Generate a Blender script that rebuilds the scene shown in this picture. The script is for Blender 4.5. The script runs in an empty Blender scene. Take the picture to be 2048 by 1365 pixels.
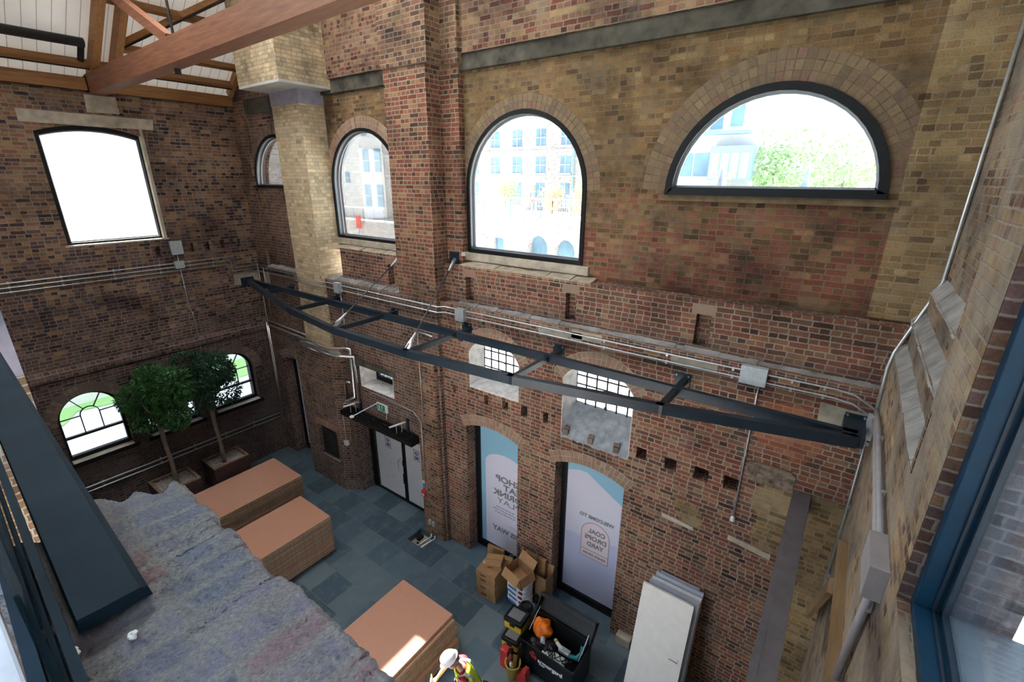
import bpy, bmesh, math, random
from mathutils import Vector, Matrix
random.seed(7)
S = bpy.context.scene
COL = S.collection
PI = math.pi

# ------------------------------------------------------------------ camera
cd = bpy.data.cameras.new('camera')
cam = bpy.data.objects.new('camera', cd); COL.objects.link(cam)
R = ((0.8086, 0.5884, 0.0046), (0.1977, -0.2643, -0.9439), (-0.5542, 0.7641, -0.3301))   # right, down, forward
cam.matrix_world = Matrix(((R[0][0], -R[1][0], -R[2][0], 0.0), (R[0][1], -R[1][1], -R[2][1], -6.5),
                           (R[0][2], -R[1][2], -R[2][2], 8.25), (0, 0, 0, 1)))
cd.sensor_width = 36; cd.lens = 16.389; cd.clip_start = 0.02; cd.clip_end = 500
S.camera = cam

# ------------------------------------------------------------------ world, sun, exposure
w = bpy.data.worlds.new('sky'); S.world = w; w.use_nodes = True
nt = w.node_tree; bg = nt.nodes['Background']
tc = nt.nodes.new('ShaderNodeTexCoord'); sep = nt.nodes.new('ShaderNodeSeparateXYZ')
rmp = nt.nodes.new('ShaderNodeValToRGB')
rmp.color_ramp.elements[0].position = 0.0; rmp.color_ramp.elements[0].color = (0.80, 0.86, 0.95, 1)
rmp.color_ramp.elements[1].position = 0.7; rmp.color_ramp.elements[1].color = (0.58, 0.76, 1.0, 1)
nt.links.new(tc.outputs['Generated'], sep.inputs[0]); nt.links.new(sep.outputs['Z'], rmp.inputs[0])
nt.links.new(rmp.outputs[0], bg.inputs[0]); bg.inputs[1].default_value = 1.0
sl = bpy.data.lights.new('sun', 'SUN'); sun = bpy.data.objects.new('sun', sl); COL.objects.link(sun)
sl.energy = 20.0; sl.angle = math.radians(0.53); sl.color = (1.0, 0.93, 0.82)
sun.rotation_euler = Vector((8.9, -0.47, -6.08)).to_track_quat('-Z', 'Y').to_euler()
S.view_settings.view_transform = 'Standard'; S.view_settings.look = 'None'
S.view_settings.gamma = 1.0; S.view_settings.use_curve_mapping = False
S.view_settings.exposure = 1.7
S.cycles.use_denoising = True
S.cycles.max_bounces = 8; S.cycles.diffuse_bounces = 5; S.cycles.transparent_max_bounces = 12
S.cycles.sample_clamp_indirect = 6.0

# ------------------------------------------------------------------ materials
def base(name):
    m = bpy.data.materials.new(name); m.use_nodes = True
    return m, m.node_tree, m.node_tree.nodes['Principled BSDF']
def nd(nt, typ, **kw):
    n = nt.nodes.new('ShaderNode' + typ)
    for k, v in kw.items(): setattr(n, k, v)
    return n
def mth(nt, op, a, b=None, c=None, clamp=False):
    n = nd(nt, 'Math', operation=op, use_clamp=clamp)
    for i, x in enumerate((a, b, c)):
        if x is None: continue
        if isinstance(x, (int, float)): n.inputs[i].default_value = x
        else: nt.links.new(x, n.inputs[i])
    return n.outputs[0]
def ramp(nt, fac, stops, interp='LINEAR'):
    n = nd(nt, 'ValToRGB'); cr = n.color_ramp; cr.interpolation = interp
    while len(cr.elements) < len(stops): cr.elements.new(0.5)
    for e, (p, c) in zip(cr.elements, stops): e.position = p; e.color = (*c, 1)
    nt.links.new(fac, n.inputs[0]); return n.outputs[0]
def mixc(nt, fac, a, b, mode='MIX'):
    n = nd(nt, 'Mix', data_type='RGBA', blend_type=mode)
    for s, x in ((0, fac), (6, a), (7, b)):
        if isinstance(x, (int, float)): n.inputs[s].default_value = x
        elif isinstance(x, tuple): n.inputs[s].default_value = (*x, 1)
        else: nt.links.new(x, n.inputs[s])
    return n.outputs[2]
def noise(nt, vec, scale, detail=4, rough=.55):
    n = nd(nt, 'TexNoise'); n.inputs['Scale'].default_value = scale
    n.inputs['Detail'].default_value = detail; n.inputs['Roughness'].default_value = rough
    if vec is not None: nt.links.new(vec, n.inputs['Vector'])
    return n.outputs['Fac']
def bump(nt, p, h, strength, dist=.01):
    b = nd(nt, 'Bump'); b.inputs['Strength'].default_value = strength; b.inputs['Distance'].default_value = dist
    nt.links.new(h, b.inputs['Height']); nt.links.new(b.outputs[0], p.inputs['Normal'])

def plain(name, col, rough=.6, metal=0.0, var=0.0, scale=8.0, bmp=0.0, spec=.5):
    m, nt, p = base(name)
    p.inputs['Roughness'].default_value = rough; p.inputs['Metallic'].default_value = metal
    p.inputs['Specular IOR Level'].default_value = spec
    t = nd(nt, 'TexCoord').outputs['Object']
    f = noise(nt, t, scale)
    a = tuple(c * (1 - var) for c in col); b = tuple(min(1, c * (1 + var)) for c in col)
    nt.links.new(ramp(nt, f, ((.3, a), (.7, b))), p.inputs['Base Color'])
    if bmp: bump(nt, p, f, bmp)
    return m

RED = ((0, (0.0473, 0.0266, 0.0224)), (0.12, (0.1118, 0.0418, 0.0315)), (0.3, (0.1892, 0.0646, 0.042)), (0.5, (0.258, 0.0988, 0.0595)), (0.68, (0.2236, 0.0798, 0.056)), (0.8, (0.2838, 0.1444, 0.077)), (0.92, (0.2924, 0.1824, 0.098)), (1, (0.1376, 0.076, 0.0595)))
BROWN = ((0, (0.046, 0.0308, 0.0252)), (0.15, (0.1104, 0.0572, 0.042)), (0.35, (0.2116, 0.1144, 0.0714)), (0.55, (0.2852, 0.1628, 0.0924)), (0.72, (0.2208, 0.1056, 0.0672)), (0.86, (0.3312, 0.2112, 0.1092)), (1, (0.1656, 0.0968, 0.0672)))
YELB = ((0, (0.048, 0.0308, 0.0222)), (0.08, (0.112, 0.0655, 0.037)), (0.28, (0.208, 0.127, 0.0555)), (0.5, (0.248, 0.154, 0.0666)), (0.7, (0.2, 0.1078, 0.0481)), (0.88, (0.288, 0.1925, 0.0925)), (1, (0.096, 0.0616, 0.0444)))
YEL = ((0, (.10, .065, .04)), (.1, (.18, .11, .06)), (.3, (.30, .20, .095)), (.55, (.36, .245, .115)), (.75, (.30, .18, .085)), (.9, (.42, .30, .16)), (1, (.16, .11, .075)))
BUFF = ((0, (0.3826, 0.2617, 0.168)), (0.08, (0.5176, 0.3925, 0.2464)), (0.3, (0.6301, 0.5016, 0.3248)), (0.6, (0.6976, 0.567, 0.3696)), (0.85, (0.6189, 0.4689, 0.2912)), (0.95, (0.4276, 0.2726, 0.1904)), (1, (0.6751, 0.5452, 0.3808)))
DARK = ((0, (.04, .03, .034)), (.2, (.085, .052, .055)), (.45, (.145, .085, .08)), (.7, (.19, .115, .10)), (.85, (.125, .07, .07)), (1, (.23, .165, .14)))
ORANGE = ((0, (.28, .09, .05)), (.4, (.38, .13, .07)), (.7, (.34, .15, .09)), (1, (.42, .18, .10)))

def brick(name, pal, mortar=(.37, .305, .245), pal2=None, zone=None, stain=.35, mw=.0075, soot=None, rowh=.076, pale=0.0, plo=.52):
    """bonded brickwork on metre UVs; zone=(list of (z, fac)) blends pal -> pal2 up the wall"""
    m, nt, p = base(name)
    uv = nd(nt, 'TexCoord').outputs['UV']
    wob = nd(nt, 'TexNoise'); wob.inputs['Scale'].default_value = 9; wob.inputs['Detail'].default_value = 2
    nt.links.new(uv, wob.inputs['Vector'])
    vs = nd(nt, 'VectorMath', operation='MULTIPLY_ADD')
    nt.links.new(wob.outputs['Color'], vs.inputs[0]); vs.inputs[1].default_value = (.024, .022, 0); nt.links.new(uv, vs.inputs[2])
    sx = nd(nt, 'SeparateXYZ'); nt.links.new(vs.outputs[0], sx.inputs[0]); u, v = sx.outputs[0], sx.outputs[1]
    vr = mth(nt, 'DIVIDE', v, rowh); row = mth(nt, 'FLOOR', vr)
    seg = mth(nt, 'FLOOR', mth(nt, 'DIVIDE', u, 1.35))
    cs_ = nd(nt, 'CombineXYZ'); nt.links.new(seg, cs_.inputs[0]); nt.links.new(row, cs_.inputs[1])
    wns = nd(nt, 'TexWhiteNoise', noise_dimensions='2D'); nt.links.new(cs_.outputs[0], wns.inputs['Vector'])
    par = mth(nt, 'GREATER_THAN', mth(nt, 'ADD', mth(nt, 'MULTIPLY', mth(nt, 'FLOORED_MODULO', row, 2.0), .55), mth(nt, 'MULTIPLY', wns.outputs['Value'], .6)), .55)
    wid = mth(nt, 'MULTIPLY_ADD', par, -.1125, .225)
    wn1 = nd(nt, 'TexWhiteNoise', noise_dimensions='1D'); nt.links.new(row, wn1.inputs['W'])
    uo = mth(nt, 'ADD', u, mth(nt, 'MULTIPLY', wn1.outputs['Value'], .06))
    uo = mth(nt, 'ADD', uo, mth(nt, 'MULTIPLY', par, .028))
    uc = mth(nt, 'DIVIDE', uo, wid); col = mth(nt, 'FLOOR', uc)
    fx = mth(nt, 'MULTIPLY', mth(nt, 'FRACT', uc), wid); fy = mth(nt, 'MULTIPLY', mth(nt, 'FRACT', vr), rowh)
    d = mth(nt, 'MINIMUM', mth(nt, 'MINIMUM', fx, mth(nt, 'SUBTRACT', wid, fx)), mth(nt, 'MINIMUM', fy, mth(nt, 'SUBTRACT', rowh, fy)))
    nz = noise(nt, uv, 38, 3)
    d = mth(nt, 'ADD', d, mth(nt, 'MULTIPLY_ADD', nz, .012, -.006))
    mask = nd(nt, 'MapRange', interpolation_type='SMOOTHSTEP'); nt.links.new(d, mask.inputs[0])
    mask.inputs[1].default_value = mw - .003; mask.inputs[2].default_value = mw + .003; mask = mask.outputs[0]
    cx = nd(nt, 'CombineXYZ'); nt.links.new(col, cx.inputs[0]); nt.links.new(row, cx.inputs[1])
    wn = nd(nt, 'TexWhiteNoise', noise_dimensions='2D'); nt.links.new(cx.outputs[0], wn.inputs['Vector'])
    rnd = wn.outputs['Value']
    big = noise(nt, uv, .55, 5, .6)
    idx = mth(nt, 'ADD', mth(nt, 'MULTIPLY', rnd, .8), mth(nt, 'MULTIPLY_ADD', big, .5, -.15), clamp=True)
    c = ramp(nt, idx, pal)
    if pal2:
        c2 = ramp(nt, idx, pal2)
        zf = nd(nt, 'ValToRGB'); cr = zf.color_ramp
        while len(cr.elements) < len(zone): cr.elements.new(.5)
        for e, (z, f) in zip(cr.elements, zone): e.position = z / 14; e.color = (f, f, f, 1)
        vv = nd(nt, 'SeparateXYZ'); nt.links.new(uv, vv.inputs[0])
        zz = mth(nt, 'DIVIDE', mth(nt, 'ADD', vv.outputs[1], mth(nt, 'MULTIPLY_ADD', noise(nt, uv, 1.1, 3), 1.4, -.7)), 14.0)
        nt.links.new(zz, zf.inputs[0])
        sel = mth(nt, 'GREATER_THAN', mth(nt, 'MULTIPLY_ADD', zf.outputs[0], 1.3, -.15), wn.outputs['Value'])
        c = mixc(nt, sel, c, c2)
    spk = noise(nt, uv, 60, 4, .7)
    c = mixc(nt, 1.0, c, ramp(nt, spk, ((.25, (.62, .60, .60)), (.5, (1, 1, 1)), (.75, (1.35, 1.30, 1.25)))), 'MULTIPLY')
    c = mixc(nt, 1.0, c, ramp(nt, wn.outputs['Color'], ((0, (.72, .72, .72)), (1, (1.2, 1.2, 1.2)))), 'MULTIPLY')
    mc = mixc(nt, noise(nt, uv, 3.0, 4), tuple(x * .78 for x in mortar), tuple(min(1, x * 1.2) for x in mortar))
    if pale:
        sm = noise(nt, uv, 1.9, 6, .62)
        pf = mth(nt, 'MULTIPLY', ramp(nt, sm, ((plo, (0, 0, 0)), (plo + .16, (1, 1, 1)))), pale)
        c = mixc(nt, pf, c, mc)
    out = mixc(nt, mask, mc, c)
    st = ramp(nt, noise(nt, uv, .8, 8, .68), ((.36, (1 - stain * 1.35, 1 - stain * 1.35, 1 - stain * 1.25)), (.5, (1 - stain * .35,) * 3), (.64, (1.08, 1.06, 1.04))))
    out = mixc(nt, 1.0, out, st, 'MULTIPLY')
    if soot:       # soot stain of its own shape: (z centre, half height, strength)
        vv = nd(nt, 'SeparateXYZ'); nt.links.new(uv, vv.inputs[0])
        for (z, hh, s) in soot:
            dz = mth(nt, 'ABSOLUTE', mth(nt, 'SUBTRACT', mth(nt, 'ADD', vv.outputs[1], mth(nt, 'MULTIPLY_ADD', noise(nt, uv, 2.2, 5), .7, -.35)), z))
            f = mth(nt, 'MULTIPLY', mth(nt, 'SUBTRACT', 1.0, mth(nt, 'DIVIDE', dz, hh), clamp=True), s)
            out = mixc(nt, f, out, (.055, .05, .052))
    nt.links.new(out, p.inputs['Base Color'])
    p.inputs['Roughness'].default_value = .9; p.inputs['Specular IOR Level'].default_value = .2
    h = mth(nt, 'ADD', mask, mth(nt, 'MULTIPLY', spk, .5)); bump(nt, p, h, .55, .008)
    return m

def island(name, pal, rough=.9):          # one colour per loose piece of the mesh (arch bricks)
    m, nt, p = base(name)
    g = nd(nt, 'NewGeometry'); o = nd(nt, 'TexCoord').outputs['Object']
    c = ramp(nt, g.outputs['Random Per Island'], pal)
    n = noise(nt, o, 45, 4, .7)
    c = mixc(nt, mth(nt, 'MULTIPLY', n, .6), c, mixc(nt, .5, c, (.5, .42, .34)))
    nt.links.new(c, p.inputs['Base Color']); p.inputs['Roughness'].default_value = rough
    p.inputs['Specular IOR Level'].default_value = .2
    bump(nt, p, n, .4)
    return m

def tiles(name):
    m, nt, p = base(name)
    uv = nd(nt, 'TexCoord').outputs['UV']
    sx = nd(nt, 'SeparateXYZ'); nt.links.new(uv, sx.inputs[0]); u, v = sx.outputs[0], sx.outputs[1]
    vr = mth(nt, 'DIVIDE', v, .64); row = mth(nt, 'FLOOR', vr)
    wn1 = nd(nt, 'TexWhiteNoise', noise_dimensions='1D'); nt.links.new(row, wn1.inputs['W'])
    uc = mth(nt, 'ADD', mth(nt, 'DIVIDE', u, .62), mth(nt, 'ADD', mth(nt, 'MULTIPLY', row, .5), mth(nt, 'MULTIPLY', wn1.outputs['Value'], .2)))
    col = mth(nt, 'FLOOR', uc)
    fx = mth(nt, 'MULTIPLY', mth(nt, 'FRACT', uc), .62); fy = mth(nt, 'MULTIPLY', mth(nt, 'FRACT', vr), .64)
    d = mth(nt, 'MINIMUM', mth(nt, 'MINIMUM', fx, mth(nt, 'SUBTRACT', .62, fx)), mth(nt, 'MINIMUM', fy, mth(nt, 'SUBTRACT', .64, fy)))
    mask = nd(nt, 'MapRange', interpolation_type='SMOOTHSTEP'); nt.links.new(d, mask.inputs[0])
    mask.inputs[1].default_value = .002; mask.inputs[2].default_value = .007; mask = mask.outputs[0]
    cx = nd(nt, 'CombineXYZ'); nt.links.new(col, cx.inputs[0]); nt.links.new(row, cx.inputs[1])
    wn = nd(nt, 'TexWhiteNoise', noise_dimensions='2D'); nt.links.new(cx.outputs[0], wn.inputs['Vector'])
    c = ramp(nt, wn.outputs['Value'], ((0, (.045, .085, .115)), (.4, (.072, .122, .165)), (.75, (.10, .155, .195)), (1, (.15, .20, .225))))
    s = noise(nt, uv, 3.5, 8, .68)
    c = mixc(nt, ramp(nt, s, ((.5, (0, 0, 0)), (.75, (.45, .45, .45)))), c, (.25, .28, .28))
    s2 = noise(nt, uv, 14, 6, .7)
    c = mixc(nt, mth(nt, 'MULTIPLY', s2, .5), c, mixc(nt, .5, c, (.05, .055, .06)))
    c = mixc(nt, mask, mixc(nt, s2, (.05, .05, .05), (.33, .32, .29)), c)
    nt.links.new(c, p.inputs['Base Color'])
    p.inputs['Roughness'].default_value = .55; p.inputs['Specular IOR Level'].default_value = .35
    bump(nt, p, mth(nt, 'ADD', mask, mth(nt, 'MULTIPLY', s2, .6)), .35, .006)
    return m

def timber(name, a, b, axis='X', rough=.6):
    m, nt, p = base(name)
    t = nd(nt, 'TexCoord').outputs['Object']
    mp = nd(nt, 'Mapping'); nt.links.new(t, mp.inputs[0])
    sc = {'X': (1.2, 14, 14), 'Y': (14, 1.2, 14), 'Z': (14, 14, 1.2)}[axis]; mp.inputs['Scale'].default_value = sc
    n = noise(nt, mp.outputs[0], 1.6, 6, .65)
    nt.links.new(ramp(nt, n, ((.3, a), (.7, b))), p.inputs['Base Color'])
    p.inputs['Roughness'].default_value = rough; bump(nt, p, n, .2)
    return m

def glass(name, tint=(.93, .96, .97), gl=.09):
    m = bpy.data.materials.new(name); m.use_nodes = True; nt = m.node_tree
    nt.nodes.remove(nt.nodes['Principled BSDF'])
    tr = nd(nt, 'BsdfTransparent'); tr.inputs[0].default_value = (*tint, 1)
    g = nd(nt, 'BsdfGlossy'); g.inputs['Roughness'].default_value = .02
    lw = nd(nt, 'LayerWeight'); lw.inputs[0].default_value = .25
    mx = nd(nt, 'MixShader'); nt.links.new(mth(nt, 'MULTIPLY_ADD', lw.outputs['Fresnel'], .8, gl * .1), mx.inputs[0])
    nt.links.new(tr.outputs[0], mx.inputs[1]); nt.links.new(g.outputs[0], mx.inputs[2])
    nt.links.new(mx.outputs[0], nt.nodes['Material Output'].inputs[0])
    return m

M = dict(
    back_low=brick('brick_back_low', RED, pal2=BROWN, zone=((0, .35), (3.2, .5), (4.0, .3), (6.0, .35), (14, .3)), stain=.3, pale=.25),
    back_left=brick('brick_back_left', DARK, pal2=BROWN, zone=((0, .2), (3.0, .3), (4.2, .5), (6.0, .4)), stain=.35, pale=.25, mortar=(.33, .27, .21)),
    back_mid=brick('brick_back_mid', RED, pal2=BROWN, zone=((0, .4), (14, .4)), stain=.4, soot=((5.95, .3, .5),)),
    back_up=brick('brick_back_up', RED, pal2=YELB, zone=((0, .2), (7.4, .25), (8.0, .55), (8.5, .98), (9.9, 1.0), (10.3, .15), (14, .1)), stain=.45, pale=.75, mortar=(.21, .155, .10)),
    back_top=brick('brick_back_top', BROWN, pal2=RED, zone=((0, .4), (14, .35)), stain=.45, pale=.5, mortar=(.26, .21, .16)),
    back_bay=brick('brick_back_bay', DARK, pal2=BROWN, zone=((0, .3), (6, .4), (8.3, .7), (14, .6)), stain=.45, pale=.2, mortar=(.30, .24, .19)),
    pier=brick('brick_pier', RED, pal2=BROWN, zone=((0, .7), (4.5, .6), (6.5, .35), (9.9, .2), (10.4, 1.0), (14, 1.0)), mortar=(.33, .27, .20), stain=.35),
    left_up=brick('brick_left', BROWN, pal2=DARK, zone=((0, 1.0), (3.8, 1.0), (4.4, .85), (6.2, .6), (7.6, .3), (14, .15)), mortar=(.30, .25, .20), stain=.42, pale=.35, soot=((1.6, 2.9, .62),)),
    buff=brick('brick_buff', BUFF, mortar=(.42, .36, .26), stain=.12, mw=.005),
    buff_dirty=brick('brick_buff_dirty', BUFF, mortar=(.34, .29, .21), stain=.55, mw=.005),
    chim=brick('brick_chimney_base', DARK, pal2=BROWN, zone=((0, .25), (2.0, .45), (4.0, .7), (14, .7)), mortar=(.33, .28, .23), stain=.3, pale=.2),
    right=brick('brick_right', YEL, pal2=BROWN, zone=((0, .3), (5.0, .3), (7, .55), (14, .8)), mortar=(.33, .275, .215), stain=.45, pale=.92, plo=.40),
    reveal=brick('brick_reveal', BROWN, pal2=YEL, zone=((0, .5), (14, .5)), mortar=(.48, .44, .38), stain=.2, pale=.6),
    shade_brick=brick('brick_grey_shaded', ((0, (.12, .12, .14)), (.4, (.22, .21, .23)), (.7, (.27, .25, .27)), (1, (.17, .13, .13))), mortar=(.34, .34, .36), stain=.2, pale=.5),  # bluish shade of the outer jamb put into grey brick colours
    yellow=brick('brick_yellow_patch', YEL, mortar=(.36, .28, .18), stain=.35, pale=.6),
    orange=brick('brick_orange_patch', ORANGE, mortar=(.36, .22, .15), stain=.25, pale=.4),
    out_brick=brick('brick_outside', ((0, (.36, .33, .31)), (.5, (.44, .40, .38)), (1, (.50, .47, .45))), mortar=(.52, .50, .48), stain=.1),
    vous=island('arch_bricks', RED[2:7] if False else ((0, (.20, .10, .075)), (.35, (.30, .17, .11)), (.6, (.26, .12, .085)), (.8, (.36, .24, .15)), (1, (.20, .13, .10)))),
    vous_y=island('arch_bricks_yellow', ((0, (.085, .055, .034)), (.25, (.145, .092, .046)), (.6, (.18, .115, .058)), (.8, (.115, .07, .042)), (.93, (.16, .07, .05)), (1, (.21, .145, .075)))),
    vous_d=island('arch_bricks_dark', ((0, (.07, .05, .05)), (.4, (.12, .075, .07)), (.7, (.16, .10, .085)), (1, (.2, .14, .11)))),
    mortar=plain('mortar', (.42, .35, .27), .95, var=.25, scale=6, bmp=.4, spec=.2),
    mortar_y=plain('mortar_yellow', (.16, .112, .066), .95, var=.3, scale=6, bmp=.4, spec=.2),
    mortar_d=plain('mortar_dark', (.14, .115, .10), .95, var=.3, scale=6, bmp=.4, spec=.2),
    mortar_grey=plain('mortar_grey', (.30, .29, .28), .95, var=.35, scale=4, bmp=.5, spec=.2),
    conc=plain('concrete', (.080, .072, .058), .95, var=.6, scale=3, bmp=.5, spec=.2),
    stone=plain('stone_sill', (.40, .35, .28), .85, var=.25, scale=5, bmp=.3, spec=.25),
    stone_pale=plain('stone_pale', (.50, .45, .38), .85, var=.2, scale=6, bmp=.3, spec=.25),
    rough=plain('rough_brown_stone', (.20, .15, .115), .95, var=.6, scale=14, bmp=1.0, spec=.2),
    lavender=plain('concrete_band', (.36, .34, .42), .85, var=.15, scale=5, bmp=.15, spec=.3),
    soffit=plain('concrete_soffit', (.55, .53, .50), .9, var=.12, scale=4, bmp=.15),
    limewash=plain('limewash', (.66, .63, .60), .9, var=.22, scale=7, bmp=.5, spec=.2),
    cement=plain('cement_sill', (.30, .32, .345), .9, var=.25, scale=9, bmp=.8, spec=.3),
    tile=tiles('slate_floor'),
    black=plain('black_frame', (.006, .007, .009), .5, var=.2, spec=.25),
    alu=plain('grey_frame_side', (.30, .31, .33), .35, metal=.3, var=.05),
    steel=plain('blue_black_steel', (.011, .022, .036), .42, var=.25, scale=5),
    blue=plain('blue_frame', (.004, .030, .062), .42, var=.15, scale=4, spec=.3),
    sill_alu=plain('dark_blue_sill', (.008, .018, .028), .75, var=.3, scale=3, spec=.12),
    galv=plain('galvanised', (.55, .58, .60), .38, metal=.75, var=.12, scale=20),
    galv_box=plain('galvanised_box', (.50, .55, .58), .5, metal=.35, var=.1, scale=20),
    greypipe=plain('grey_pipe', (.30, .28, .29), .5, var=.1),
    copper=plain('bright_pipe', (.86, .85, .84), .20, metal=.92, var=.05),
    iron=plain('iron', (.02, .02, .022), .6, var=.4, scale=15, bmp=.2),
    rodm=plain('rod_steel', (.10, .10, .11), .4, metal=.6, var=.2),
    beamgrey=plain('grey_painted_steel', (.125, .115, .125), .6, var=.15, scale=6, bmp=.08),
    oak_x=timber('oak_beam', (.14, .05, .024), (.28, .11, .05), 'X'),
    pine_y=timber('pine_purlin', (.20, .085, .022), (.36, .17, .05), 'Y'),
    pine_s=timber('pine_rafter', (.30, .135, .04), (.46, .24, .09), 'X'),
    whiteboard=None,
    planks=timber('raw_timber', (.20, .125, .06), (.32, .21, .11), 'Y'),
    hard=plain('hardboard_face', (.52, .255, .165), .55, var=.07, scale=40),
    hard_e=plain('hardboard_edge', (.42, .31, .21), .8, var=.4, scale=50),
    pallet=timber('pallet_wood', (.13, .085, .05), (.22, .15, .09), 'X'),
    card=plain('cardboard', (.34, .19, .085), .85, var=.12, scale=12),
    card_d=plain('cardboard_print', (.13, .05, .03), .85),
    card_in=plain('cardboard_inside', (.18, .095, .045), .9, var=.2),
    tape=plain('parcel_tape', (.46, .29, .15), .3, var=.05),
    white=plain('white_paint', (.72, .72, .74), .5, var=.04),
    cream=plain('cream_door', (.84, .80, .75), .45, var=.04),
    greydoor=plain('pale_grey_door', (.42, .46, .55), .5, var=.05),
    edge_w=plain('door_edge', (.46, .33, .26), .7, var=.2, scale=20),
    chrome=plain('chrome', (.7, .7, .72), .18, metal=1.0),
    ink=plain('film_print_grey', (.20, .215, .22), .6),
    ink_l=plain('film_print_pale', (.36, .36, .44), .6),
    blackbox=plain('black_enamel', (.007, .0075, .009), .42, var=.3, scale=6, spec=.3),
    blackbag=plain('black_plastic', (.012, .012, .018), .3, var=.3),
    orange_b=plain('orange_plastic', (.75, .17, .012), .42, var=.2, scale=10, bmp=.3),
    yellow_p=plain('yellow_plastic', (.58, .38, .015), .45, var=.15),
    bucket_y=plain('bucket_yellow', (.60, .42, .06), .55, var=.2, scale=14),
    red_p=plain('red_plastic', (.48, .035, .03), .45, var=.15),
    red_d=plain('dark_red_plastic', (.16, .012, .022), .4, var=.15),
    teal=plain('teal_plastic', (.0, .16, .18), .4, var=.1),
    grey_p=plain('grey_plastic', (.17, .17, .19), .5, var=.15),
    blue_p=plain('blue_print', (.05, .17, .40), .5, var=.1),
    green_s=plain('sign_green', (.0, .26, .16), .5),
    sack=plain('white_sack', (.58, .60, .62), .55, var=.12),
    soil=plain('gravel_soil', (.33, .31, .29), .95, var=.55, scale=30, bmp=.9),
    corten=plain('rust_brown_planter', (.085, .042, .038), .6, var=.3, scale=4),
    rim=plain('planter_rim', (.26, .17, .11), .6, var=.2),
    bark=plain('bark', (.24, .19, .155), .9, var=.3, scale=14, bmp=.6),
    leaf=plain('leaf', (.05, .17, .04), .35, var=.5, scale=3),
    leaf_b=plain('leaf_blue', (.032, .10, .052), .35, var=.5, scale=3),
    skin=plain('skin', (.52, .27, .19), .5, var=.08),
    vest=plain('hi_vis', (.55, .72, .03), .6, var=.05),
    tape_r=plain('reflective_tape', (.42, .45, .47), .3, var=.05),
    shirt=plain('red_shirt', (.30, .012, .02), .8, var=.1),
    trousers=plain('navy_trousers', (.02, .025, .04), .8, var=.1),
    hat=plain('white_helmet', (.78, .72, .74), .3, var=.03),
    hair=plain('grey_hair', (.20, .16, .13), .8, var=.2),
    pave=plain('pale_paving', (.75, .74, .72), .8, var=.05),
    lawn=plain('artificial_lawn', (.34, .58, .20), .8, var=.08),
    render_w=plain('pale_render', (.56, .55, .54), .8, var=.04),
    winblue=plain('far_window_glass', (.16, .27, .36), .3, var=.3, scale=.9),
    out_frame=plain('far_blue_grey_frame', (.22, .36, .46), .4),
    foliage_l=plain('pale_foliage', (.45, .62, .28), .7, var=.3),
    foliage_p=plain('dry_foliage', (.62, .50, .34), .8, var=.25),
    slate_p=plain('far_slate', (.25, .33, .42), .5, var=.3, scale=3),
    glass=glass('window_glass'), glass_g=glass('green_edged_glass', (.80, .93, .93), .4),
)
def film(name, col, k=.0):
    m, nt, p = base(name)
    p.inputs['Base Color'].default_value = (*col, 1); p.inputs['Roughness'].default_value = .45
    t = nd(nt, 'BsdfTranslucent'); t.inputs[0].default_value = (*[min(1, c * 1.5) for c in col], 1)
    mx = nd(nt, 'MixShader'); mx.inputs[0].default_value = k
    nt.links.new(p.outputs[0], mx.inputs[1]); nt.links.new(t.outputs[0], mx.inputs[2]); nt.links.new(mx.outputs[0], nt.nodes['Material Output'].inputs[0])
    return m
for k_, c_ in (('mag_blue', (.30, .56, .72)), ('mag_white', (.72, .70, .82)), ('mag_peri', (.58, .61, .82)), ('mag_pink', (.80, .67, .73))): M[k_] = film('film_' + k_[4:], c_)
def board_ceiling():
    m, nt, p = base('white_ceiling_boards')
    uv = nd(nt, 'TexCoord').outputs['UV']
    sx = nd(nt, 'SeparateXYZ'); nt.links.new(uv, sx.inputs[0])
    f = mth(nt, 'FRACT', mth(nt, 'DIVIDE', sx.outputs[1], .20))
    g = mth(nt, 'LESS_THAN', f, .06)
    c = mixc(nt, g, mixc(nt, noise(nt, uv, 2.0), (.80, .80, .80), (.88, .88, .87)), (.40, .40, .41))
    nt.links.new(c, p.inputs['Base Color']); p.inputs['Roughness'].default_value = .6
    t = nd(nt, 'BsdfTranslucent'); nt.links.new(c, t.inputs[0]); mx = nd(nt, 'MixShader'); mx.inputs[0].default_value = .10
    nt.links.new(p.outputs[0], mx.inputs[1]); nt.links.new(t.outputs[0], mx.inputs[2]); nt.links.new(mx.outputs[0], nt.nodes['Material Output'].inputs[0])
    return m
M['whiteboard'] = board_ceiling()
def translucent(name, col):
    m = bpy.data.materials.new(name); m.use_nodes = True; nt = m.node_tree; nt.nodes.remove(nt.nodes['Principled BSDF'])
    t = nd(nt, 'BsdfTranslucent'); t.inputs[0].default_value = (*col, 1); nt.links.new(t.outputs[0], nt.nodes['Material Output'].inputs[0]); return m
M['fill_panel'] = translucent('milky_fill_panel', (.90, .94, .98))  # for the translucent roof panel added as fill light
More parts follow.
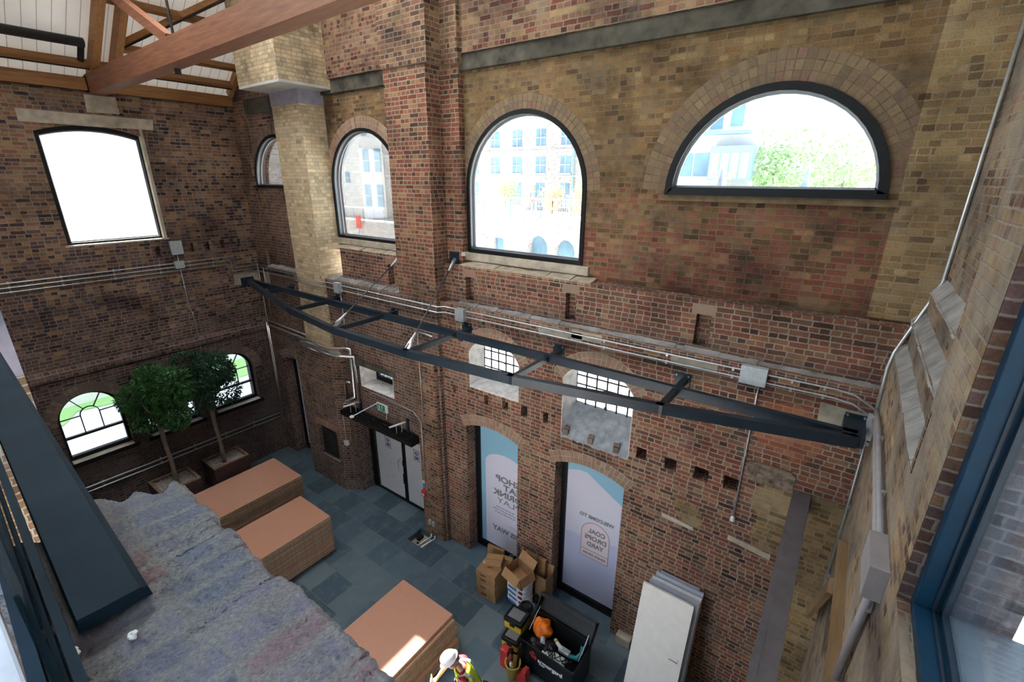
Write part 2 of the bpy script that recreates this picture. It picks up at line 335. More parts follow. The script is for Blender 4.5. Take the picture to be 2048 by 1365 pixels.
def far_wall_top():
    m, nt, p = base('weathered_wall_top')
    uv = nd(nt, 'TexCoord').outputs['UV']
    wob = nd(nt, 'TexNoise'); wob.inputs['Scale'].default_value = 14; wob.inputs['Detail'].default_value = 4; nt.links.new(uv, wob.inputs['Vector'])
    vs = nd(nt, 'VectorMath', operation='MULTIPLY_ADD'); nt.links.new(wob.outputs['Color'], vs.inputs[0]); vs.inputs[1].default_value = (.035, .05, 0); nt.links.new(uv, vs.inputs[2])
    sx = nd(nt, 'SeparateXYZ'); nt.links.new(vs.outputs[0], sx.inputs[0])
    uc = mth(nt, 'DIVIDE', sx.outputs[0], .1125); col = mth(nt, 'FLOOR', uc)
    wo = nd(nt, 'TexWhiteNoise', noise_dimensions='1D'); nt.links.new(col, wo.inputs['W'])
    vc = mth(nt, 'ADD', mth(nt, 'DIVIDE', sx.outputs[1], .235), mth(nt, 'MULTIPLY', wo.outputs['Value'], .3)); row = mth(nt, 'FLOOR', vc)
    fx = mth(nt, 'MULTIPLY', mth(nt, 'FRACT', uc), .1125); fy = mth(nt, 'MULTIPLY', mth(nt, 'FRACT', vc), .235)
    d = mth(nt, 'MINIMUM', mth(nt, 'MINIMUM', fx, mth(nt, 'SUBTRACT', .1125, fx)), mth(nt, 'MINIMUM', fy, mth(nt, 'SUBTRACT', .235, fy)))
    mask = nd(nt, 'MapRange', interpolation_type='SMOOTHSTEP'); nt.links.new(d, mask.inputs[0]); mask.inputs[1].default_value = .008; mask.inputs[2].default_value = .022; mask = mask.outputs[0]
    cx = nd(nt, 'CombineXYZ'); nt.links.new(col, cx.inputs[0]); nt.links.new(row, cx.inputs[1])
    wn = nd(nt, 'TexWhiteNoise', noise_dimensions='2D'); nt.links.new(cx.outputs[0], wn.inputs['Vector'])
    c = ramp(nt, wn.outputs['Value'], ((0, (.23, .25, .31)), (.3, (.31, .29, .36)), (.6, (.27, .28, .34)), (.8, (.33, .30, .35)), (.92, (.37, .25, .26)), (1, (.34, .27, .29))))
    n1 = noise(nt, uv, 7, 10, .72)
    mp = nd(nt, 'Mapping'); nt.links.new(uv, mp.inputs[0]); mp.inputs['Scale'].default_value = (150, 60, 1)
    n2 = noise(nt, mp.outputs[0], 1.0, 8, .75); n3 = noise(nt, uv, 190, 4, .8)
    mor = mixc(nt, n2, (.25, .25, .25), (.44, .43, .41))
    f = mth(nt, 'MAXIMUM', mth(nt, 'SUBTRACT', 1.0, mask), ramp(nt, n1, ((.50, (0, 0, 0)), (.57, (1, 1, 1)))))
    c = mixc(nt, mth(nt, 'MULTIPLY', f, .85), c, mor)
    c = mixc(nt, 1.0, c, ramp(nt, n2, ((.3, (.6, .58, .6)), (.5, (1, 1, 1)), (.7, (1.3, 1.28, 1.25)))), 'MULTIPLY')
    c = mixc(nt, ramp(nt, n2, ((.30, (1, 1, 1)), (.36, (0, 0, 0)))), c, (.09, .075, .09))
    nt.links.new(c, p.inputs['Base Color']); p.inputs['Roughness'].default_value = .95; p.inputs['Specular IOR Level'].default_value = .2
    h = mth(nt, 'ADD', mth(nt, 'MULTIPLY', mask, .45), mth(nt, 'ADD', mth(nt, 'MULTIPLY', n2, 1.3), mth(nt, 'MULTIPLY', n3, .4)))
    bump(nt, p, h, 1.0, .012)
    return m
M['walltop'] = far_wall_top()

# ------------------------------------------------------------------ mesh kit
class MB:
    def __init__(s): s.v = []; s.f = []; s.m = []
    def add(s, vs, fs, mi=0):
        n = len(s.v); s.v += [tuple(map(float, v)) for v in vs]; s.f += [tuple(n + i for i in f) for f in fs]; s.m += [mi] * len(fs); return s
    def box(s, x0, x1, y0, y1, z0, z1, mi=0, M4=None):
        vs = [(x, y, z) for z in (z0, z1) for y in (y0, y1) for x in (x0, x1)]
        if M4: vs = [M4 @ Vector(v) for v in vs]
        return s.add(vs, ((0, 2, 3, 1), (4, 5, 7, 6), (0, 1, 5, 4), (2, 6, 7, 3), (0, 4, 6, 2), (1, 3, 7, 5)), mi)
    def bev(s, x0, x1, y0, y1, z0, z1, b=.01, mi=0, M4=None):      # box with chamfered edges
        xs, ys, zs = (x0, x1), (y0, y1), (z0, z1)
        bm = bmesh.new(); bmesh.ops.create_cube(bm, size=1)
        for v in bm.verts: v.co = Vector((x0 + (v.co.x + .5) * (x1 - x0), y0 + (v.co.y + .5) * (y1 - y0), z0 + (v.co.z + .5) * (z1 - z0)))
        bmesh.ops.bevel(bm, geom=bm.edges[:], offset=b, segments=2, affect='EDGES', profile=.6)
        vs = [v.co.copy() for v in bm.verts]; fs = [[v.index for v in f.verts] for f in bm.faces]
        bm.free()
        if M4: vs = [M4 @ v for v in vs]
        return s.add(vs, fs, mi)
    def prism(s, pts, fn, d0, d1, mi=0):       # closed 2D outline (u,v) extruded d0..d1 through fn(u,v,d)
        n = len(pts); a = [fn(u, v, d0) for u, v in pts]; b = [fn(u, v, d1) for u, v in pts]
        fs = [tuple(range(n)), tuple(range(2 * n - 1, n - 1, -1))] + [(i, i + n, (i + 1) % n + n, (i + 1) % n) for i in range(n)]
        return s.add(a + b, fs, mi)
    def ring(s, o, i, fn, d0, d1, mi=0, mi_in=None):       # frame between two matching outlines
        n = len(o); A = [fn(u, v, d0) for u, v in o] + [fn(u, v, d0) for u, v in i] + [fn(u, v, d1) for u, v in o] + [fn(u, v, d1) for u, v in i]
        for k in range(n):
            j = (k + 1) % n
            s.add([A[k], A[j], A[n + j], A[n + k]], [(0, 1, 2, 3)], mi)
            s.add([A[2 * n + k], A[2 * n + j], A[3 * n + j], A[3 * n + k]], [(3, 2, 1, 0)], mi)
            s.add([A[k], A[j], A[2 * n + j], A[2 * n + k]], [(3, 2, 1, 0)], mi)
            s.add([A[n + k], A[n + j], A[3 * n + j], A[3 * n + k]], [(0, 1, 2, 3)], mi if mi_in is None else mi_in)
        return s
    def tube(s, pts, r, n=8, mi=0, caps=True):
        P = [Vector(p) for p in pts]; rs = r if isinstance(r, (list, tuple)) else [r] * len(P)
        vs = []; up = None
        for k, p in enumerate(P):
            a = (P[k] - P[k - 1]).normalized() if k else None
            b = (P[k + 1] - P[k]).normalized() if k < len(P) - 1 else None
            t = (a + b).normalized() if a and b and (a + b).length > 1e-4 else (a or b)
            sc = 1 / max(.35, (a.dot(t) if a and b else 1))
            if up is None:
                up = Vector((0, 0, 1)) if abs(t.z) < .9 else Vector((1, 0, 0))
            sx = t.cross(up).normalized(); up = sx.cross(t).normalized()
            # mitre: stretch in the bend plane
            bd = ((b - a) if a and b else Vector((0, 0, 0)))
            bd = (bd - t * bd.dot(t)); bd = bd.normalized() if bd.length > 1e-5 else None
            for q in range(n):
                an = 2 * PI * q / n; o = (sx * math.cos(an) + up * math.sin(an)) * rs[k]
                if bd is not None: o = o + bd * o.dot(bd) * (sc - 1)
                vs.append(p + o)
        fs = []
        for k in range(len(P) - 1):
            for q in range(n):
                q2 = (q + 1) % n; fs.append((k * n + q, k * n + q2, (k + 1) * n + q2, (k + 1) * n + q))
        if caps: fs += [tuple(range(n - 1, -1, -1)), tuple((len(P) - 1) * n + q for q in range(n))]
        return s.add(vs, fs, mi)
    def bar(s, a, b, w, h, mi=0, up=(0, 0, 1)):      # rectangular bar a->b, centred
        a, b = Vector(a), Vector(b); t = (b - a).normalized(); up = Vector(up)
        sx = t.cross(up).normalized(); uz = sx.cross(t).normalized()
        vs = [p + sx * i * w / 2 + uz * j * h / 2 for p in (a, b) for i, j in ((-1, -1), (1, -1), (1, 1), (-1, 1))]
        return s.add(vs, ((0, 1, 2, 3), (7, 6, 5, 4), (0, 4, 5, 1), (1, 5, 6, 2), (2, 6, 7, 3), (3, 7, 4, 0)), mi)
    def lathe(s, prof, c, n=20, mi=0, M4=None, axis=None):
        vs = []; L = len(prof)
        for q in range(n):
            an = 2 * PI * q / n
            for r, z in prof:
                v = Vector((r * math.cos(an), r * math.sin(an), z))
                if M4: v = M4 @ v
                vs.append(Vector(c) + v)
        fs = [(q * L + k, ((q + 1) % n) * L + k, ((q + 1) % n) * L + k + 1, q * L + k + 1) for q in range(n) for k in range(L - 1)]
        return s.add(vs, fs, mi)
    def grid(s, nu, nv, fn, mi=0):
        vs = [fn(i / nu, j / nv) for j in range(nv + 1) for i in range(nu + 1)]
        fs = [(j * (nu + 1) + i, j * (nu + 1) + i + 1, (j + 1) * (nu + 1) + i + 1, (j + 1) * (nu + 1) + i) for j in range(nv) for i in range(nu)]
        return s.add(vs, fs, mi)
    def build(s, name, mats, parent=None, smooth=False, weld=False, swap=False):
        me = bpy.data.meshes.new(name)
        if parent is not None and parent.type == 'EMPTY' or parent is not None:
            inv = parent_off(parent); vs = [(v[0] - inv[0], v[1] - inv[1], v[2] - inv[2]) for v in s.v]
        else: vs = s.v
        me.from_pydata(vs, [], s.f); me.validate()
        for m in (mats if isinstance(mats, (list, tuple)) else [mats]): me.materials.append(m)
        if len(me.polygons) == len(s.m):
            for p, mi in zip(me.polygons, s.m): p.material_index = mi
        bm = bmesh.new(); bm.from_mesh(me)
        if weld: bmesh.ops.remove_doubles(bm, verts=bm.verts, dist=1e-5)
        bmesh.ops.recalc_face_normals(bm, faces=bm.faces)
        bm.to_mesh(me); bm.free()
        off = parent_off(parent) if parent is not None else (0, 0, 0)
        uvbox(me, off, swap)
        if smooth:
            for p in me.polygons: p.use_smooth = True
        o = bpy.data.objects.new(name, me); COL.objects.link(o)
        if parent is not None: o.parent = parent
        return o
def parent_off(p):
    x = Vector((0, 0, 0))
    while p is not None: x = x + p.location; p = p.parent
    return x
def uvbox(me, off=(0, 0, 0), swap=False):
    uvl = me.uv_layers.new(name='UVMap') if not me.uv_layers else me.uv_layers[0]
    for p in me.polygons:
        n = p.normal; ax = max(range(3), key=lambda i: abs(n[i]))
        for li in p.loop_indices:
            c = me.vertices[me.loops[li].vertex_index].co; c = (c.x + off[0] + 40, c.y + off[1] + 40, c.z + off[2])
            u, v = ((c[1], c[2]), (c[0], c[2]), (c[0], c[1]))[ax]
            uvl.data[li].uv = (v, u) if swap else (u, v)

def tag(o, label=None, cat=None, group=None, kind=None):
    if label: o['label'] = label
    if cat: o['category'] = cat
    if group: o['group'] = group
    if kind: o['kind'] = kind
    return o
def thing(name, label, cat, loc=(0, 0, 0), group=None):
    o = bpy.data.objects.new(name, None); COL.objects.link(o); o.location = loc; o.empty_display_size = .1
    return tag(o, label, cat, group)
def struct(o): o['kind'] = 'structure'; return o
def sempty(name, loc=(0, 0, 0)):
    o = bpy.data.objects.new(name, None); COL.objects.link(o); o.location = loc; o.empty_display_size = .1
    return struct(o)
def copy_tree(o, parent=None):
    c = o.copy(); COL.objects.link(c)
    if parent is not None: c.parent = parent
    for ch in list(o.children): copy_tree(ch, c)
    return c

def holed(outline, holes, fn, d0, d1):     # plate with holes -> MB
    cu = bpy.data.curves.new('tmp', 'CURVE'); cu.dimensions = '2D'; cu.fill_mode = 'BOTH'; cu.extrude = .5
    for pts in [outline] + holes:
        sp = cu.splines.new('POLY'); sp.points.add(len(pts) - 1); sp.use_cyclic_u = True
        for q, (u, v) in zip(sp.points, pts): q.co = (u, v, 0, 1)
    ob = bpy.data.objects.new('tmp', cu); COL.objects.link(ob)
    dg = bpy.context.evaluated_depsgraph_get(); dg.update()
    me = bpy.data.meshes.new_from_object(ob.evaluated_get(dg))
    mb = MB()
    mb.add([fn(v.co.x, v.co.y, d0 if v.co.z < 0 else d1) for v in me.vertices], [tuple(p.vertices) for p in me.polygons])
    bpy.data.objects.remove(ob); bpy.data.curves.remove(cu); bpy.data.meshes.remove(me)
    return mb
def rect(u0, u1, v0, v1): return [(u0, v0), (u1, v0), (u1, v1), (u0, v1)]
def arch(u0, u1, vb, vs, rise, n=24):      # opening outline, anticlockwise from bottom-left
    w = (u1 - u0) / 2; c = (u0 + u1) / 2; Rr = (w * w + rise * rise) / (2 * rise); zc = vs + rise - Rr
    a0 = math.atan2(vs - zc, w); a1 = PI - a0
    return [(u0, vb), (u1, vb)] + [(c + Rr * math.cos(a0 + (a1 - a0) * k / n), zc + Rr * math.sin(a0 + (a1 - a0) * k / n)) for k in range(n + 1)]
def arch_in(u0, u1, vb, vs, rise, f, n=24, fb=None):
    w = (u1 - u0) / 2; Rr = (w * w + rise * rise) / (2 * rise); zc = vs + rise - Rr; r2 = Rr - f; w2 = w - f
    vs2 = zc + math.sqrt(max(1e-9, r2 * r2 - w2 * w2)); rise2 = zc + r2 - vs2
    return arch(u0 + f, u1 - f, vb + (fb if fb is not None else f), vs2, rise2, n)
def voussoirs(u0, u1, vs, rise, r_w, fn, d0, d1, n, rings=2, ext=0.0, jit=.004):
    """arch bricks over an opening: wedges in `rings` rings of width r_w"""
    w = (u1 - u0) / 2; c = (u0 + u1) / 2; Rr = (w * w + rise * rise) / (2 * rise); zc = vs + rise - Rr
    a0 = math.atan2(vs - zc, w) - ext; a1 = PI - a0
    mb = MB()
    for q in range(rings):
        ri = Rr + q * r_w + .006; ro = ri + r_w - .01
        for k in range(n):
            b0 = a0 + (a1 - a0) * k / n; b1 = a0 + (a1 - a0) * (k + 1) / n; g = .006 / Rr
            if q % 2: b0 += (a1 - a0) / n * .0
            jj = random.uniform(-jit, jit)
            pts = [(c + r * math.cos(b), zc + r * math.sin(b)) for r, b in ((ri, b0 + g), (ro + jj, b0 + g), (ro + jj, b1 - g), (ri, b1 - g))]
            mb.prism(pts, fn, d0 + random.uniform(0, .003), d1)
    return mb
def arch_back(u0, u1, vs, rise, r_w, fn, d0, d1, n=24, rings=2, ext=0.0):
    w = (u1 - u0) / 2; c = (u0 + u1) / 2; Rr = (w * w + rise * rise) / (2 * rise); zc = vs + rise - Rr
    a0 = math.atan2(vs - zc, w) - ext; a1 = PI - a0; mb = MB(); pr = None
    for k in range(n + 1):
        b = a0 + (a1 - a0) * k / n; cs, sn = math.cos(b), math.sin(b)
        cur = [(c + r * cs, zc + r * sn) for r in (Rr, Rr + rings * r_w + .004)]
        if pr: mb.prism([pr[0], pr[1], cur[1], cur[0]], fn, d0, d1)
        pr = cur
    return mb

FB = lambda u, v, d: (u, d, v)              # back wall: d = y
XL = -13.6
FL = lambda u, v, d: (XL - d, u, v)         # left wall: u = y, d outward

# ================================================================== THE SETTING
# ---- floor (with the lifted hatch opening beside the pier) and the ground outside
hx0, hx1, hy0, hy1 = -7.35, -6.80, -0.64, -0.19
fl = holed(rect(-14.0, 1.4, -9.5, .6), [rect(hx0, hx1, hy0, hy1)], lambda u, v, d: (u, v, d), -.2, 0.0)
FLOOR = struct(fl.build('floor', M['tile']))
hb = MB(); hb.box(hx0, hx1, hy0, hy1, -.22, -.16); hb.build('floor_pit', M['mortar'], FLOOR)
hp = MB(); hp.tube([(-6.86, -.19, .02), (-6.86, -.21, -.06), (-6.95, -.40, -.12), (-6.98, -.62, -.14)], .022)
hp.tube([(-6.98, -.19, .02), (-6.98, -.21, -.06), (-7.06, -.38, -.12), (-7.10, -.62, -.14)], .022)
hp.build('pit_pipe', M['galv'], FLOOR, smooth=True)
hk = MB(); hk.bev(-7.28, -7.18, -.42, -.26, -.16, -.07, .01); hk.bev(-7.20, -7.14, -.5, -.46, -.16, -.13, .005); hk.build('pit_box', M['black'], FLOOR)

# ---- back wall, built up in set-backs: base, middle strip, upper wall
DL = [('l', -12.95, -11.75)]
holes_l = [arch(-13.06, -11.72, -.2, 3.18, .16), rect(-9.72, -7.2, -.2, 2.36), rect(-9.28, -8.05, 3.33, 3.9)]
holes_r = [arch(-5.90, -4.56, -.2, 3.30, .14), arch(-3.70, -2.35, -.2, 3.28, .15),
           arch(-5.77, -4.55, 4.29, 5.0, .36), arch(-3.62, -2.33, 3.90, 5.0, .38)]
put_r = [(-6.2, 4.07, .05, .12), (-5.33, 4.07, .06, .13), (-4.87, 4.08, .09, .13), (-4.41, 4.1, .10, .15), (-3.94, 4.12, .07, .14),
         (-2.11, 4.05, .11, .13), (-1.64, 4.04, .12, .13), (-1.18, 4.05, .13, .15), (-.76, 4.06, .13, .15), (-.29, 4.06, .13, .14)]
put = [rect(x - a * .85, x + a * .65, z - b * .75, z + b * .75) for x, z, a, b in put_r]
for pts in put:                     # ragged edges
    for k, (u, v) in enumerate(pts): pts[k] = (u + random.uniform(-.012, .012), v + random.uniform(-.012, .012))
WB = struct(holed(rect(-6.5, .98, -.3, 5.92), holes_r + put, FB, 0, .32).build('wall_back', M['back_low']))
holed(rect(-6.5, .98, -.3, 5.92), holes_r, FB, .32, .46).build('wall_core', M['back_low'], WB)
holed(rect(-13.9, -6.5, -.3, 5.92), holes_l, FB, -.10, .46).build('wall_left_bay', M['back_left'], WB)
# middle strip with tall slots
def slot(x, w=.2): return rect(x - w / 2, x + w / 2, 6.0, 6.46)
holed(rect(-9.9, .98, 5.92, 6.66), [slot(-8.1), slot(-5.83), slot(-3.62), slot(-1.51)], FB, .15, .29).build('slotted_strip', M['back_mid'], WB)
MB().box(-9.9, .98, .29, .5, 5.92, 6.66).build('strip_core', M['back_mid'], WB)
m = MB()
for x in (-8.1, -5.83, -3.62, -1.51):
    m.box(x - .17, x + .15, .146, .2, 6.46, 6.60); 
m.build('slot_lintel', M['vous'], WB)
# upper wall
W3 = (-6.07, -3.58, 6.89, 8.07); W2 = (-10.28, -7.86, 6.86, 8.04); W4 = (-2.33, .18, 8.04, 8.05)
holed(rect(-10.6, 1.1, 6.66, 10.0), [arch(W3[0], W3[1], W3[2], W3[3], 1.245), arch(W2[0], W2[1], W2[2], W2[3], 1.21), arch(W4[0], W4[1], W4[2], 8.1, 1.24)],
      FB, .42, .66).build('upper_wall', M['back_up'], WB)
MB().box(-10.6, 1.1, .30, .66, 10.24, 14.2).build('top_wall', M['back_top'], WB)
holed(rect(-13.9, -10.3, 5.92, 14.2), [arch(-13.14, -10.8, 7.98, 8.06, 1.165), rect(-11.86, -11.6, 6.08, 6.5)], FB, .06, .4).build('corner_bay_wall', M['back_bay'], WB)
MB().box(-11.9, -11.5, .2, .35, 6.0, 6.6).build('slot_back', M['back_bay'], WB)
MB().box(-13.7, -13.10, -.03, .1, 5.92, 10.05).build('corner_strip', M['back_bay'], WB)
# mortar ledges on the set-backs
m = MB()
def ledge(x0, x1, ya, yb, z0, z1):
    n = max(2, int((x1 - x0) / .12)); 
    for k in range(n):
        a, b = x0 + (x1 - x0) * k / n, x0 + (x1 - x0) * (k + 1) / n; j = random.uniform(-.012, .012)
        m.prism([(ya, z0), (yb, z0), (yb, z1 + j), (ya + .02, z0 + .035 + j)], lambda u, v, d: (d, u, v), a, b)
ledge(-6.1, .6, -.004, .16, 5.87, 5.965); ledge(-10.2, -7.6, -.104, .16, 5.88, 5.97); ledge(-13.0, -11.4, -.104, .07, 5.90, 5.97)
m.build('mortar_ledge', M['mortar_grey'], WB)
m = MB(); ledge(-6.1, -3.3, .146, .43, 6.64, 6.72); ledge(-10.2, -7.6, .146, .43, 6.62, 6.72)
m.build('upper_ledge', M['mortar'], WB)
# concrete bands over the arches
m = MB(); m.bev(-6.12, 1.1, .34, .5, 9.99, 10.24, .015)
struct(m.build('trim_1', M['conc']))
m = MB(); m.bev(-10.3, -7.6, .36, .5, 9.97, 10.24, .015); m.bev(-13.08, -11.2, .03, .2, 9.72, 10.05, .015)
struct(m.build('trim_2', M['conc']))
# the yellow strip at the right-hand end and patches in the brickwork
m = MB(); m.box(.285, 1.1, .40, .5, 6.69, 10.0); m.build('yellow_strip', M['yellow'], WB)
def patch(pts, d, mat, name):
    mb = MB(); mb.prism(pts, FB, -d, .02); mb.build(name, M[mat], WB)
patch([(-.60, 5.42), (-.2, 5.55), (.02, 5.40), (.33, 5.36), (.35, 5.2), (.16, 5.1), (.17, 4.95), (.03, 4.72), (-.1, 4.7), (-.22, 4.78), (-.52, 4.82), (-.62, 5.0), (-.57, 5.2)], .004, 'orange', 'orange_patch')
patch([(.04, 5.64), (.57, 5.6), (.57, 5.33), (.05, 5.37)], .012, 'stone', 'pad_stone')
patch([(-.63, 4.44), (-.58, 4.55), (-.1, 4.56), (-.02, 4.5), (-.04, 4.3), (-.12, 4.24), (-.5, 4.25), (-.62, 4.32)], .035, 'rough', 'rough_stone')
patch([(-.42, 4.22), (-.02, 4.22), (.02, 3.2), (-.3, 3.1), (-.42, 3.35), (-.36, 3.7), (-.5, 3.9)], .003, 'yellow', 'yellow_patch')
patch([(.2, 4.3), (.6, 4.3), (.6, .0), (.25, .0)], .004, 'yellow', 'yellow_end_patch')
patch([(-.68, 3.2), (-.1, 3.14), (-.1, 3.05), (-.68, 3.12)], .01, 'stone', 'stone_strip')
patch([(-1.68, 3.12), (-1.18, 3.08), (-1.17, 3.02), (-1.67, 3.05)], .012, 'stone_pale', 'stone_strip')
patch([(-1.5, 3.5), (-1.2, 3.48), (-1.05, 3.25), (-1.1, 3.08), (-1.4, 3.12), (-1.52, 3.3)], .004, 'yellow', 'yellow_patch')
for x0, x1, z in ((-4.15, -3.3, 5.86), (-1.85, -1.2, 5.84), (-3.5, -2.95, 5.90)):
    patch([(x0, z), (x1, z), (x1, z - .14), (x0, z - .14)], .006, 'stone', 'brown_stone')
patch([(-13.2, 5.75), (-12.95, 5.75), (-12.95, 5.45), (-13.2, 5.45)], .11, 'stone', 'pad_stone')

# arch brickwork
def arch_bricks(name, u0, u1, vs, rise, rw, fn, d, n, rings, mat, ext=0.0, parent=WB, mm='mortar'):
    o = voussoirs(u0, u1, vs, rise, rw, fn, -d - .006 + OFF, .03 + OFF, n, rings, ext).build(name, M[mat], parent)
    arch_back(u0, u1, vs, rise, rw, fn, -d + OFF, .02 + OFF, 28, rings, ext).build(name + '_mortar', M[mm], parent)
OFF = 0.0
arch_bricks('door_arch_bricks', -5.90, -4.56, 3.30, .14, .115, FB, .002, 19, 2, 'vous', .04)
arch_bricks('door_arch_bricks', -3.70, -2.35, 3.28, .15, .115, FB, .002, 19, 2, 'vous', .04)
arch_bricks('window_arch_bricks', -5.77, -4.55, 5.0, .36, .11, FB, .002, 20, 2, 'vous')
arch_bricks('window_arch_bricks', -3.62, -2.33, 5.0, .38, .11, FB, .002, 21, 2, 'vous')
OFF = -.10
arch_bricks('door_arch_bricks', -13.06, -11.72, 3.18, .16, .115, FB, .002, 17, 2, 'vous_d', .0)
OFF = .42
arch_bricks('arch_bricks', W3[0], W3[1], W3[3], 1.245, .115, FB, .001, 46, 2, 'vous_y', mm='mortar_y')
arch_bricks('arch_bricks', W2[0], W2[1], W2[3], 1.21, .115, FB, .001, 46, 2, 'vous')
arch_bricks('arch_bricks', W4[0], W4[1], 8.1, 1.24, .115, FB, .001, 46, 3, 'vous_y', mm='mortar_y')
OFF = .06
arch_bricks('arch_bricks', -13.14, -10.8, 8.06, 1.165, .115, FB, .001, 44, 2, 'vous_d', mm='mortar_d')
OFF = 0.0

# ---- windows
def arched_window(name, u0, u1, vb, vs, rise, fn, y, f=.07, depth=.16, gd=.12, fb=None, sill=None, par=None, glassmat='glass'):
    e = sempty(name, fn((u0 + u1) / 2, vb, y))
    o = arch(u0, u1, vb, vs, rise); i = arch_in(u0, u1, vb, vs, rise, f, fb=fb)
    mb = MB(); mb.ring(o, i, fn, y, y + .03); fr = mb.build('window_frame', M['black'], e)
    i2 = arch_in(u0, u1, vb, vs, rise, f - .012, fb=(fb or f) - .012)
    mb = MB(); mb.ring(o, i2, fn, y + .03, y + depth); mb.build('frame_reveal', M['alu'], e)
    i3 = arch_in(u0, u1, vb, vs, rise, f + .025, fb=(fb or f) + .025)
    mb = MB(); mb.ring(i2, i3, fn, y + gd, y + gd + .03); mb.build('glazing_bead', M['alu'], e)
    mb = MB(); mb.prism(i2, fn, y + gd + .012, y + gd + .018); mb.build('window_glass', M[glassmat], e)
    return e
e = arched_window('window_1', -13.14, -10.8, 7.98, 8.06, 1.165, FB, .035)
e = arched_window('window_2', W2[0], W2[1], W2[2], W2[3], 1.21, FB, .395)
MB().bev(-10.4, -7.72, .36, .6, 6.72, 6.865, .012).build('window_sill', M['stone'], e)
e = arched_window('window_3', W3[0], W3[1], W3[2], W3[3], 1.245, FB, .395)
MB().bev(-6.2, -3.45, .36, .6, 6.73, 6.885, .012).build('window_sill', M['stone'], e)
e = arched_window('window_4', W4[0], W4[1], W4[2], 8.1, 1.24, FB, .36, f=.095, fb=.10)
m = MB(); m.box(-2.42, .3, .385, .5, 7.96, 8.04); m.build('window_sill', M['mortar_y'], e)
# wide segment-headed window high in the left wall
e = arched_window('window_5', -3.96, -2.06, 6.79, 9.115, .17, FL, .131, f=.115, depth=.1, gd=.06, fb=.09)
m = MB(); m.prism([(-3.98, 6.80), (-2.06, 6.80), (-2.06, 6.835), (-3.98, 6.835)], FL, -.02, .14); m.build('window_sill', M['stone_pale'], e)
# three arched fan windows low in the left wall
def fan_window(name, c, label=None):
    e = sempty(name, (XL, c, 2.0)); u0, u1 = c - .60, c + .60
    o = arch(u0, u1, 1.96, 2.95, .60); i = arch_in(u0, u1, 1.96, 2.95, .60, .065, fb=.10)
    mb = MB(); mb.ring(o, i, FL, .16, .26); mb.build('window_frame', M['black'], e)
    mb = MB(); mb.prism(rect(u0 + .05, u1 - .05, 2.485, 2.535), FL, .17, .25); mb.build('transom', M['black'], e)
    def tb(p, q): mb.bar(FL(*p, .20), FL(*q, .20), .018, .04, up=(1, 0, 0))
    mb = MB(); r = .175; zs = 2.975
    pr = (c - r, 2.53)
    for k in range(13):
        a = PI - PI * k / 12; q = (c + r * math.cos(a), zs + r * math.sin(a)); tb(pr, q); pr = q
    tb(pr, (c + r, 2.53))
    for a in (180, 122, 58, 0):
        a = math.radians(a); tb((c + r * math.cos(a), zs + r * math.sin(a)), (c + .545 * math.cos(a), zs + .545 * math.sin(a)))
    mb.build('glazing_bars', M['black'], e)
    mb = MB(); mb.prism(i, FL, .205, .211); mb.build('window_glass', M['glass'], e)
    mb = MB(); mb.prism([(c - .66, 1.86), (c + .68, 1.86), (c + .68, 1.96), (c - .66, 1.96)], FL, -.06, .17); mb.build('window_sill', M['black'], e)
    mb = MB(); mb.prism(rect(c - .57, c + .59, 1.961, 1.968), FL, -.05, .15); mb.build('sill_board', M['stone_pale'], e)
    return e
LWC = (-4.405, -2.855, -1.275)
for k, c in enumerate(LWC): fan_window('window_%d' % (6 + k), c)

# ---- left wall
lh = [arch(-3.93, -2.09, 6.82, 9.09, .17)] + [arch(c - .60, c + .60, 1.96, 2.95, .60) for c in LWC]
holes_left = [rect(y - .05, y + .05, 6.44, 6.66) for y in (-2.35, -1.62, -1.25, -.88, -.48)]
WL = struct(holed(rect(-9.5, .1, 0, 9.92), lh + holes_left, FL, 0, .13).build('wall_left', M['left_up']))
holed(rect(-9.5, .1, 0, 9.92), lh, FL, .13, .5).build('wall_core', M['left_up'], WL)
m = MB()
for c in LWC: pass
OFF = 0.0
for c in LWC: arch_bricks('arch_bricks', c - .60, c + .60, 2.95, .60, .115, FL, .001, 26, 2, 'vous_d', parent=WL, mm='mortar_d')
m = MB(); m.prism([(-4.1, 9.25), (-1.88, 9.25), (-1.84, 9.47), (-4.1, 9.48)], FL, -.03, .2); struct(m.build('trim_3', M['stone']))
m = MB(); m.prism([(-3.0, 9.52), (-2.44, 9.53), (-2.44, 9.86), (-2.98, 9.86)], FL, -.012, .2); m.build('pad_stone', M['stone'], WL)
m = MB(); m.prism([(-.78, 5.42), (-.02, 5.42), (-.02, 5.74), (-.76, 5.72)], FL, -.012, .1); m.build('pad_stone', M['stone'], WL)
m = MB()                              # weathered string course
n = 60
for k in range(n):
    a, b = -9 + 9 * k / n, -9 + 9 * (k + 1) / n; j = random.uniform(-.01, .01)
    m.prism([(0.0, 3.95), (-.05, 4.02 + j), (-.055, 4.14 + j), (0, 4.24)], lambda u, v, d: (XL + (-u), d, v), a, b)
struct(m.build('trim_4', M['left_up']))
m = MB(); m.prism([(-2.15, 9.28), (-2.09, 9.28), (-2.09, 6.8), (-2.15, 6.8)], FL, -.001, .12)
m.build('jamb_plaster', M['stone'], WL)

